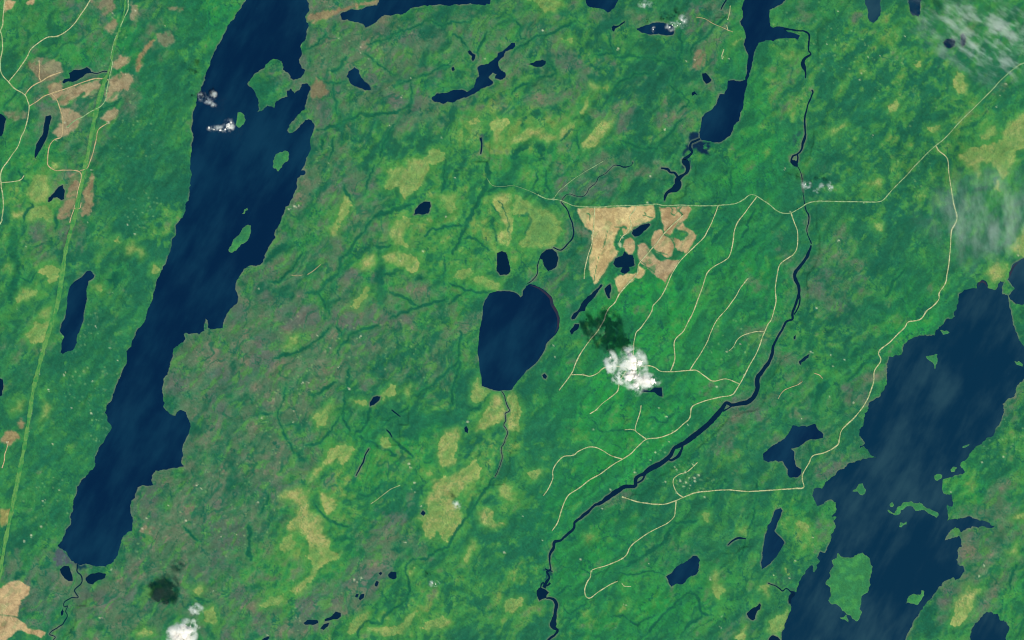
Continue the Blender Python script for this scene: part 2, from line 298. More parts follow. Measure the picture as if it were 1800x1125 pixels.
# islands: (label, outline)
ISLANDS = [
 ('small round green island beside the white cloud on the west lake', 'a0 1665,790 1690,785 1715,810 1722,840 1710,870 1680,895 1658,885 1662,840'),
 ('oval green island in mid west lake below the peninsula', 'b0 128,1100 160,1070 205,1055 230,1070 225,1125 b1 218,12 185,50 148,82 125,60 118,5'),
 ('elongated slanting green island in the middle of the west lake', 'a1 1605,645 1600,630 1625,590 1650,550 1680,520 1700,480 1730,458 1762,462 1760,500 1745,550 1700,590 1650,640 1620,650'),
 ('tiny green islet above the elongated slanting island', 'a1 1695,378 1710,350 1735,335 1740,350 1715,380'),
 ('large lobed green island in the lower part of the vast lake', 'd3 490,510 520,540 560,545 600,545 630,520 665,512 690,530 715,560 735,610 725,660 720,740 700,790 655,820 655,870 640,910 660,930 640,980 620,995 590,975 560,950 540,930 500,890 450,875 420,850 440,820 430,750 410,740 425,700 430,650 460,600 445,570 480,550'),
 ('thin ragged islet off the foot of the large lobed island', 'd3 500,968 530,965 545,945 556,970 568,1003 548,992 520,980'),
 ('crescent-shaped green island in the vast lake', 'd3 832,208 860,225 888,236 910,190 950,160 1000,152 1060,158 1090,185 1140,205 1200,240 1185,268 1130,240 1100,215 1040,222 1015,190 970,190 930,215 925,240 890,250 850,235'),
 ('tiny round islet above the west tip of the crescent island', 'd3 850,180 868,158 885,178 870,195'),
 ('small green islet below the crescent island', 'd3 915,330 925,300 970,292 972,315 935,335'),
 ('green island near the southeast shore of the vast lake', 'd3 965,870 985,820 1020,800 1060,810 1075,775 1100,780 1095,815 1070,850 1040,880 1010,870'),
 ('small hooked green island northwest of the crescent island', 'd3 590,85 620,60 640,30 665,25 685,70 665,110 640,100 630,80'),
 ('ragged bright green islet in the northern part of the vast lake', 'd2 1105,255 1150,250 1190,240 1190,290 1170,350 1155,300 1125,280'),
 ('thin green islet close under the north shore of the vast lake', 'd2 1200,70 1235,80 1280,85 1260,100 1225,105'),
 ('round green islet by the east shore of the vast lake', 'd2 1165,1110 1180,1085 1215,1085 1215,1115 1190,1130 1172,1126'),
 ('small green islet touching the vast lake east shore point', 'd2 1280,1050 1300,1030 1330,1035 1310,1065 1285,1070'),
 ('thin slanting sliver islet off the vast lake east shore', 'd2 1360,893 1390,878 1417,868 1415,880 1390,893 1365,902'),
 ('bright islet near the right edge in the vast lake', 'd2 1725,290 1760,288 1790,310 1785,330 1740,312'),
]

# peat bogs: (label or None, outline)
BOGS = [
 ('broad yellow bog northwest of the dark pond in the bog country', 'b1 920,70 1000,60 1050,60 1070,0 b0 1180,1120 1210,1060 1290,1040 1330,1080 1330,1120 b1 1215,20 1215,50 1190,120 1150,190 1090,230 1045,270 1010,220 1000,180 940,210 900,215 890,180 920,140'),
 ('yellow bog hooking south below the bog-country pond', 'b1 945,530 970,440 1050,400 1090,410 1095,450 1040,500 1040,560 1080,610 1050,620 990,610 950,570'),
 ('wide golden bog lying west to east in the bog country', 'b1 890,680 930,640 1030,650 1130,680 1150,720 1130,780 1070,800 1030,750 970,745 910,720'),
 ('small yellow-green bog left of the wide golden bog', 'b1 720,730 760,690 830,665 840,720 800,760 740,750'),
 ('slim slanting yellow bog east of the west lake', 'b1 520,520 570,400 590,330 620,260 670,320 640,380 590,430 560,520'),
 ('slanting yellow-green bog below the wide golden bog', 'b1 660,1030 690,970 770,890 810,900 780,960 700,1040'),
 (None, 'b1 1290,260 1380,250 1380,290 1410,350 1340,400 1330,340'),
 (None, 'b1 1350,840 1450,770 1510,750 1530,790 1500,840 1420,830'),
 ('yellow bog directly southwest of the upright oblong pond', 'b1 1500,840 1560,805 1640,840 1710,880 1690,915 1630,900 1560,870'),
 ('feathered yellow bog northeast of the bog-country creeks', 'b1 1660,300 1700,260 1795,240 1795,560 1760,610 1700,590 1690,520 1750,480 1720,400'),
 ('large pale yellow bog west of the creek and tan clearing', 'c1 20,240 130,310 280,370 350,440 340,540 290,600 60,620 40,600 70,560 100,530 130,460 110,380 50,400 10,380'),
 ('golden bog slanting down north of the heart lake, below grey burn', 'c0 480,1010 560,920 590,870 640,850 710,830 700,880 650,950 600,1010 540,1045'),
 (None, 'c0 330,900 440,850 440,920 380,960 340,980'),
 ('thin golden bog strip running west to east, upper centre', 'c0 110,890 210,910 300,960 270,990 150,960 0,1010 0,980'),
 ('golden bog below the right half of the crooked lake', 'b0 1620,880 1690,820 1770,830 1790,860 1720,920 1700,1000 1670,990 1660,920'),
 (None, 'b0 1480,850 1560,820 1600,850 1500,870'),
 ('yellow bog at the top edge, left of the pointed lake', 'g 925,-12 c0 110,10 230,-20 330,10 360,40 300,75 230,90 190,50'),
 (None, 'c0 540,590 680,600 670,630 560,625'),
 (None, 'c0 470,780 510,720 545,650 540,720 500,800'),
 (None, 'c0 350,270 430,260 420,300 370,290'),
 (None, 'c0 1540,310 1610,255 1625,280 1570,305'),
 ('pale green bog beside the road in the upper right', 'd0 1300,560 1330,490 1370,530 1400,600 1390,660 1330,660'),
 (None, 'd0 1110,890 1210,870 1215,910 1160,930'),
 (None, 'd0 1480,950 1540,890 1600,870 1600,950 1540,990 1490,980'),
 ('big pale bog reaching the right edge in the upper right', 'd0 1340,1090 1420,1030 1560,1020 1640,970 1640,930 1700,850 1800,790 2000,760 2000,1000 1760,1060 d1 1720,0 1690,80 1640,140 1600,60 1560,20 1480,30 1500,100 1470,120 1420,60'),
 (None, 'd0 830,740 900,700 910,760 850,790'),
 (None, 'd0 470,900 540,850 540,880 480,940 430,940'),
 (None, 'd0 90,380 180,360 185,400 150,420'),
 (None, 'd0 1020,450 1070,430 1070,470'),
 ('yellow-green bog on the north shore of the vast lake', 'd1 1520,800 1610,700 1650,760 1680,740 1660,840 1610,850 1580,880 1550,830'),
 (None, 'd1 740,450 800,450 800,500 760,500'),
 (None, 'd1 1700,620 1740,560 1795,470 1850,480 1850,690 1750,670'),
 (None, 'd1 680,160 800,140 790,190 700,180'),
 (None, 'd1 1570,150 1620,150 1630,220 1580,200'),
 ('pale yellow bog north of the two-lobed pond, left side', 'a1 180,240 240,110 320,110 340,200 320,300 220,300'),
 ('yellow bog southwest of the two-lobed pond, left side', 'a1 190,420 220,320 340,330 370,380 360,440 300,400'),
 (None, 'a1 80,380 170,370 170,400 90,410'),
 ('golden bog touching the powerline strip, left side', 'a1 270,790 340,735 420,800 410,850 350,870 320,810'),
 (None, 'a1 110,1040 130,950 160,900 270,920 260,960 160,980'),
 (None, 'a1 260,1110 310,1040 380,990 360,1120'),
 (None, 'a1 40,740 75,740 70,790'),
 (None, 'a1 790,570 830,540 840,580'),
 ('speckled yellow bog in dark forest left of the west lake', 'a1 880,620 940,580 1020,660 990,690 960,640 890,660'),
 (None, 'a1 1080,740 1130,730 1080,810 1060,800'),
 (None, 'a1 650,880 710,880 710,930'),
 (None, 'a1 350,70 370,0 430,0 400,60'),
 ('rounded pale bog left of the tall slender lake', 'a2 180,100 240,20 380,10 350,110 290,160 210,160'),
 (None, 'a2 70,650 120,570 170,570 150,640'),
 (None, 'a2 280,710 310,640 310,570 360,620 330,670'),
 (None, 'b2 870,530 960,450 990,520 890,560'),
 (None, 'b2 680,560 780,560 795,600 750,605'),
 (None, 'b2 1040,500 1080,450 1085,530 1050,550'),
 ('yellow-green bog below the southwest corner of the heart lake', 'b2 1520,440 1560,410 1580,470 1640,510 1590,570 1530,580 1510,540'),
 ('golden bog on the west bank of the heart lake outlet', 'b2 1540,780 1590,670 1670,530 1730,540 1745,600 1770,640 1740,710 1650,740'),
 ('golden bog on the east bank of the heart lake outlet', 'b2 1760,560 1795,500 c2 0,500 40,560 60,660 50,790 0,790 b2 1770,760 1758,700 1790,650'),
 ('squarish pale bog south of the heart lake', 'b2 1280,870 1330,780 1415,760 1415,860 1390,950 1420,980 1400,1010 1300,1035 1275,950'),
 (None, 'b2 875,830 930,830 940,890 890,910'),
 ('yellow bog with arms at the head of the long fen, left of centre', 'b2 520,900 560,880 680,890 660,950 610,1030 570,980 480,1020 440,1080 380,1120 420,1050 500,960'),
 (None, 'b2 1200,1080 1220,1060 1240,1090'),
 (None, 'b2 200,190 230,130 290,110 290,160'),
 (None, 'b2 400,690 520,580 540,600 480,740 430,750'),
 (None, 'c2 100,1070 200,1050 210,1090 140,1120'),
 ('long branching yellow bog in the lower left of centre', 'b3 170,120 280,60 370,80 390,220 480,290 470,360 510,420 510,490 600,510 570,570 480,600 400,690 310,790 240,780 340,700 400,600 350,530 370,460 300,340 240,370 210,320 280,250 290,170'),
 (None, 'b3 165,500 190,400 250,390 270,460 200,520'),
 ('triangular golden bog beside the long branching bog', 'b3 450,90 540,130 570,190 500,250 460,170'),
 ('largest pale bog with a tiny black pond, lower centre', 'b2 1290,1110 1440,1050 1540,980 1580,1040 1560,1100 b3 1500,20 1380,160 1440,210 1440,280 1400,370 1345,440 1300,400 1270,360 1240,400 1185,400 1170,300 1130,270 1210,240 1180,160 1240,80 1245,0'),
 ('crescent-shaped yellow-green bog east of the largest bog', 'b3 1550,230 1620,200 1670,220 1660,300 1740,310 1680,340 1600,330'),
 ('round pale bog northeast of the crescent-shaped bog', 'b3 1700,60 1740,25 1795,50 1795,140 1710,110'),
 ('pale bog at the bottom, centre', 'b3 1150,1050 1190,1000 1310,960 1370,990 1300,1040 1200,1060'),
 (None, 'b3 620,1070 720,960 800,930 740,1040 660,1100'),
 ('pale green bog bending along the bottom creek', 'b3 770,1040 900,1040 980,1020 1060,940 1130,920 1100,1000 1030,1090 900,1100'),
 (None, 'b3 30,880 100,820 190,800 180,850 60,900'),
 (None, 'b3 1050,620 1110,620 1080,690'),
 (None, 'b3 1460,550 1510,430 1540,490 1480,570'),
 (None, 'b3 1740,860 1795,820 c3 90,830 60,890 0,940 b3 1750,930'),
 (None, 'c3 750,910 810,850 800,910 760,930'),
 ('bottle-shaped yellow bog between the blocky lake and the slim lake', 'c3 1400,750 1420,640 1440,640 1440,720 1510,780 1450,830 1410,790'),
 (None, 'c3 1320,240 1380,230 1380,300 1340,290'),
 (None, 'c3 510,390 570,390 540,450'),
 (None, 'c3 1600,370 1650,330 1640,390'),
 (None, 'c3 1730,770 1795,720 1795,820'),
 (None, 'c3 1560,1110 1640,1020 1630,1125'),
 ('yellow bog on the west shore of the vast lake near the bottom', 'd3 0,990 60,950 140,900 150,930 110,1040 60,1110 0,1050'),
 ('arrow-shaped yellow bog right of the vast lake near the bottom', 'd3 1270,1020 1310,940 1310,860 1380,790 1410,740 1430,770 1510,760 1450,820 1420,920 1350,1030'),
 (None, 'd3 200,310 220,290 310,320 260,370'),
 (None, 'd3 1680,510 1740,450 1750,530'),
 (None, 'd3 1710,270 1760,240 1850,240 1850,290'),
 (None, 'd3 120,620 150,640 140,680'),
 (None, 'a3 1345,770 1420,750 1410,800 1360,810'),
 ('yellow-green bog above the white cloud at the lower left', 'a3 1420,920 1500,890 1540,990 1500,1030 1430,990'),
 (None, 'a3 960,1090 1010,1040 1070,1060 1050,1100'),
]

# bare ground: (name, label or None, outline, colour)
TAN = (216, 186, 136)
TANB = (198, 166, 126)
BRN = (180, 154, 122)
BARE = [
 ('clearing', 'largest bare tan clearing under the main road', 'c1 460,340 740,328 995,316 1005,390 980,420 930,440 880,460 835,500 815,520 780,540 770,490 740,500 720,560 712,600 730,630 750,640 720,680 690,720 670,760 650,810 610,850 580,875 560,830 545,780 540,690 560,600 560,500 510,470 480,410', TAN),
 ('clearing', 'small bare tan block above the flower-shaped pond', 'c1 790,560 830,540 860,570 865,620 845,660 815,665 800,640 775,610', TANB),
 ('clearing', 'bare tan patch south of the flower-shaped pond', 'c1 715,830 760,810 830,800 880,790 880,740 940,770 900,830 860,825 820,860 780,910 750,940 735,890', TAN),
 ('clearing', 'striped tan clearing at the road, east of the largest clearing', 'c1 1030,330 1240,322 1260,345 1230,410 1200,430 1170,470 1130,490 1110,530 1070,510 1060,460 1045,390', TANB),
 ('clearing', 'bare tan block in the middle of the eastern clearings', 'c1 972,560 995,505 1040,484 1075,520 1130,555 1146,605 1125,672 1085,684 1005,655 972,600', TANB),
 ('clearing', 'easternmost bare tan block beside the slanting road', 'c1 1145,615 1135,545 1200,565 1235,525 1150,480 1200,440 1245,485 1300,525 1270,580 1230,655 1160,636', TANB),
 ('clearing', 'brownish tan wedge at the south of the eastern clearings', 'c1 880,600 930,580 960,620 1000,670 1040,710 1180,700 1120,790 1075,865 1025,830 960,770 900,720 880,660', (188, 160, 126)),
 ('clearing', 'bare tan field at the lower left corner', 'a3 -60,760 10,760 70,715 140,710 215,750 200,810 150,860 130,920 120,970 170,1000 190,1040 280,1050 330,1070 290,1110 240,1090 150,1055 60,1110 10,1150 -60,1150', (208, 174, 132)),
 (None, None, 'a0 30,0 130,0 80,60 30,90', TANB),
 (None, None, 'a0 175,20 250,-20 240,30 190,35', TANB),
 ('clearing', 'small hooked tan clearing beside the road bend, upper left', 'a0 800,440 850,395 910,405 890,450 830,480 790,470', BRN),
 ('clearing', 'slim pinkish tan strip clearing, upper left', 'a0 955,425 1000,350 1050,290 1080,280 1050,330 990,420 970,500 950,500', (172, 140, 104)),
 ('clearing', 'brown cutover block east of the pale road, upper left', 'a0 770,560 850,500 920,520 935,570 890,630 830,640 820,690 760,720 740,700', BRN),
 ('clearing', 'brown cutover block south of the ragged pond', 'a0 380,660 520,610 700,560 690,640 600,680 530,690 440,740 420,720', BRN),
 ('clearing', 'brown gravel patch round the road junction, upper left', 'a0 430,760 520,770 570,820 520,900 480,940 430,960 370,930 440,860', BRN),
 ('clearing', 'small tan block east of the powerline strip, upper left', 'a0 710,830 800,750 830,770 820,830 750,850', BRN),
 ('clearing', 'pinkish brown strip west of the powerline strip', 'a1 500,120 550,90 550,200 520,330 490,400 420,420 400,400 450,300 480,200', (158, 134, 106)),
 ('clearing', 'pinkish brown strip east of the powerline strip', 'a1 600,200 640,90 660,100 655,220 640,350 620,385 580,390 575,340', (164, 140, 108)),
 ('clearing', 'tan quarry patch near the left edge, lower left', 'a2 10,850 60,770 110,790 140,830 60,880', (176, 144, 108)),
 (None, None, 'a2 120,740 150,695 170,720 160,760 130,770', (166, 138, 104)),
 (None, None, 'c0 1280,380 1310,350 1350,360 1360,420 1310,490 1280,470', (140, 124, 98)),
 (None, None, 'b0 380,620 420,540 470,570 510,640 440,690 380,680', (142, 126, 98)),
 (None, None, 'b0 350,120 480,80 600,60 700,30 860,0 860,25 700,50 600,80 480,130 375,165', (156, 132, 102)),
 (None, None, 'a3 0,220 80,200 70,310 0,330', (176, 164, 104)),
 (None, None, 'a0 190,420 300,400 420,440 440,500 330,560 280,570 200,480', (146, 134, 108)), (None, None, 'a0 340,600 430,570 440,640 400,700 350,680', (172, 146, 116)), (None, None, 'a0 640,0 780,-20 820,60 740,110 680,60', (142, 132, 106)), (None, None, 'a0 740,190 800,120 820,170 780,230', (160, 144, 114)), (None, None, 'a0 20,780 190,790 180,830 60,830', (132, 134, 104)), (None, None, 'a0 920,20 960,50 960,140 920,140', (150, 140, 112)), (None, None, 'a0 1170,50 1290,50 1290,75 1190,75', (140, 134, 106)), (None, None, 'a0 1100,240 1200,220 1220,300 1170,330 1120,290', (130, 130, 104)),
 (None, None, 'a3 1000,330 1050,340 1060,370 980,360', (150, 134, 108)),
]

# roads: (label, points, width, kind)
ROADS = [
 ('pale winding road along the left edge from top to bottom', 'g 12,-40 a0 35,10 25,80 20,180 5,215 15,260 18,340 5,420 10,510 60,575 110,625 175,665 195,710 205,745 195,830 175,910 150,960 130,1020 90,1080 60,1125 a1 10,80 8,170 20,250 25,320 15,400 0,450 g -30,430', 2.0, 0),
 ('pale road slanting down from the top edge to the left-edge road', 'g 180,-40 a0 635,0 570,100 520,170 460,225 400,255 340,260 280,295 220,345 190,400 130,490 60,575', 2.0, 0),
 ('pale road curving along the green powerline strip, upper left', 'g 226,-40 a0 900,0 900,60 870,130 840,200 805,280 785,360 780,410 790,440 780,490 765,560 750,630 740,700 700,750 640,780 580,820 520,850 470,895', 2.0, 1),
 ('short tan road spur climbing east to a gravel pit, upper left', 'a0 175,665 220,610 290,570 350,535 430,505', 2.2, 2),
 ('stub of tan track ending at a dot, upper left', 'a0 275,430 280,480 275,540 290,570', 2.0, 2),
 ('tan road crossing brown cutovers below the ragged pond', 'a0 205,745 260,710 310,675 360,655 440,630 520,600 600,570 680,550 760,560', 2.2, 2),
 ('tan road running south from the cutovers to the powerline strip', 'a0 360,655 400,700 420,760 440,830 440,890 430,960 380,980 345,1030 335,1125 a1 340,40 390,75 440,72 530,75 565,90 570,130 550,200 535,280 520,340 500,400 490,440', 2.0, 2),
 ('pale road on the east side of the powerline strip', 'a1 565,75 610,60 635,5 a0 655,1060 675,980 690,910 760,860', 1.8, 2),
 ('tiny loop spur across the powerline strip', 'a1 520,340 560,340 570,300', 1.6, 2),
 ('short pale side road off the left-edge road', 'a1 8,160 135,145 170,110', 1.8, 0),
 ('tan track leaving the quarry patch, lower left', 'a2 60,850 50,900 35,945 30,990 15,1040', 2.0, 2),
 ('pale track curving through the tan field, lower left corner', 'a3 -40,865 0,870 40,880 70,940 100,1000 160,1045 210,1062', 1.8, 2),
 ('short pale stub in the tan field, lower left corner', 'a3 42,872 75,800', 1.5, 2),
 ('main pale road running west to east across the right half', 'c1 180,245 240,272 290,277 345,285 400,310 450,325 600,330 740,322 900,318 1000,310 1060,318 1200,318 1300,322 1440,320 1560,308 1620,280 1670,245 1715,255 1795,308 d1 60,355 100,373 160,372 220,340 290,300 370,290 540,292 670,295 760,295 810,278 880,200 960,120 1020,50 1070,0 d0 1120,1070 1175,1020 1240,970 1330,870 1450,750 1560,640 1640,555 1740,470 1800,440 g 1850,95', 2.0, 1),
 ('faint western end of the main road fading into bog country', 'b1 1620,130 1660,180 1740,186 c1 0,180 100,210 180,245', .7, 1),
 ('long road looping south past the vast lake and then west', 'd0 1175,1020 1200,1060 1240,1090 1260,1125 d1 1268,100 1280,180 1300,300 1325,400 1310,450 1285,500 1280,600 1270,700 1255,800 1240,870 1200,930 1195,980 1150,1030 1110,1060 1065,1120 d2 985,15 960,50 910,100 850,160 775,225 790,270 785,300 745,360 740,430 720,500 680,590 610,680 520,770 500,830 485,880 400,930 315,955 285,1010 245,1080 240,1125 d3 248,55 180,62 0,75 c3 1640,82 1510,72 1400,78 1290,90 1200,125 1140,150 1080,170 1000,172 950,165 880,155 770,120', 2.3, 0),
 ('short road spur north towards the broad river, lower centre', 'c3 1200,125 1155,90 1130,30 1130,0 c2 1135,1110 1170,1085 1220,1070 1260,1040 1300,1000', 2.0, 0),
 ('winding pale road southwest to a hooked end, lower centre', 'c3 1150,150 1145,210 1135,260 1080,310 980,360 880,425 830,470 800,530 740,570 650,605 580,625 555,640 550,680 525,720 510,770 520,820 550,830 600,790 680,740 740,712', 2.1, 0),
 ('tiny curved track east of the hooked road end', 'c3 770,728 785,745 800,750 835,748', 1.4, 0),
 ('long pale road from the main road southwest beside the broad river', 'd1 160,372 180,430 205,500 205,600 180,660 140,690 85,730 65,800 50,900 55,990 40,1060 20,1125 c2 1795,30 1760,110 1720,220 1670,310 1630,390 1595,450 1545,525 1440,545 1320,580 1260,615 1245,690 1190,740 1130,790 1040,825 940,840 880,890 830,940 770,980 700,1020 620,1080 550,1120 c3 470,60 400,105 370,150 345,220 320,300 280,360', 2.1, 0),
 ('curving pale side road ending west near dark forest', 'c2 770,975 700,955 640,920 590,895 530,895 470,920 430,950 360,960 310,1010 285,1060 285,1115 c3 250,70 220,112', 2.0, 0),
 ('short pale branch road pointing north below the big cloud', 'c2 940,835 890,800 865,775 870,730 895,660 905,600', 1.8, 0),
 ('short faint twig track west of the branch road', 'c2 865,775 830,768 790,772', 1.5, 0),
 ('pale cross road passing beneath the big white cloud', 'c2 1595,450 1500,415 1410,430 1350,395 1300,358 1245,355 1110,365 1040,360 1000,335 950,322 900,330 800,335 710,325 640,340 600,375 545,395 490,385 415,385', 2.1, 0),
 ('pale logging road second from the east, main road to cross road', 'c1 1715,260 1640,360 1570,460 1550,570 1530,660 1500,700 1420,745 1370,790 1345,860 1310,960 1270,1070 1240,1125 c2 1200,80 1140,150 1140,280 1110,365', 2.1, 0),
 ('pale logging road along the eastern clearings to the big cloud', 'c1 1445,320 1420,390 1370,500 1330,560 1230,655 1170,720 1120,800 1075,905 1040,965 990,1020 980,1060 945,1120 c2 900,60 870,90 855,150 852,185 850,260 845,330', 2.0, 0),
 ('short pale logging road starting in forest, ending at cross road', 'c1 1655,830 1600,900 1560,970 1500,1050 1435,1125 c2 1410,50 1385,110 1370,150 1320,240 1280,300 1245,355', 1.9, 0),
 ('short crooked track down through the largest clearing', 'c1 870,325 860,350 825,400 835,460 810,510 770,540 750,590 760,620', 1.8, 0),
 ('pale logging road from the clearings southwest to a dead end', 'c1 1200,390 1100,480 1000,600 930,680 890,730 875,800 830,850 760,930 720,1000 680,1040 655,1090 645,1125 c2 600,80 540,150 480,240 440,320 415,380 330,495', 2.1, 0),
 ('straight pale track down the west side of the largest clearing', 'c1 580,335 570,500 555,600 530,680 510,770 505,835', 1.9, 0),
 ('short curved spur off the long southwest road', 'c2 1770,80 1700,85 1630,105 1580,140 1550,190 1520,220', 1.5, 0),
 ('pale road stub southwest from under the big white cloud', 'c2 800,360 755,430 740,500 690,545 640,580 590,630 545,660', 1.9, 0),
 ('faint greenish track forking northeast from the main road', 'c1 290,275 330,220 400,160 500,90 640,10', 1.0, 1),
 ('pale sandy sliver in grey-green forest east of the west lake', 'b1 360,805 400,780 430,755 455,733', 1.1, 2),
 ('faint pale line beside the pale sandy sliver', 'b1 250,808 290,814 330,806', .8, 2),
 ('dashed pale line northwest of the largest bog', 'b3 805,170 850,140 900,100 950,65 1010,40', 1.0, 0),
 ('short pale hook of track west of the looping road', 'd2 325,376 360,388 382,412', 1.5, 2),
 ('broken pale track in green forest east of the broad river', 'd2 240,433 210,455 165,472 120,490 90,520 70,555', 1.2, 2),
 ('thin white gravel line near the top edge by the chain lake', 'c0 1530,40 1525,90 1512,140 ', 1.6, 0),
 ('thin white gravel dash below the gravel line by the chain lake', 'c0 1505,178 1515,218', 1.5, 0),
 ('thin pale track crossing brown ground by the chain lake', 'c0 1290,120 1350,132 1420,170 1500,205 1550,225', 1.0, 2),
 ('broken white gravel squiggle near the chain lake channel', 'c0 1485,345 1478,370 1470,395 1478,415', 1.6, 0),
]

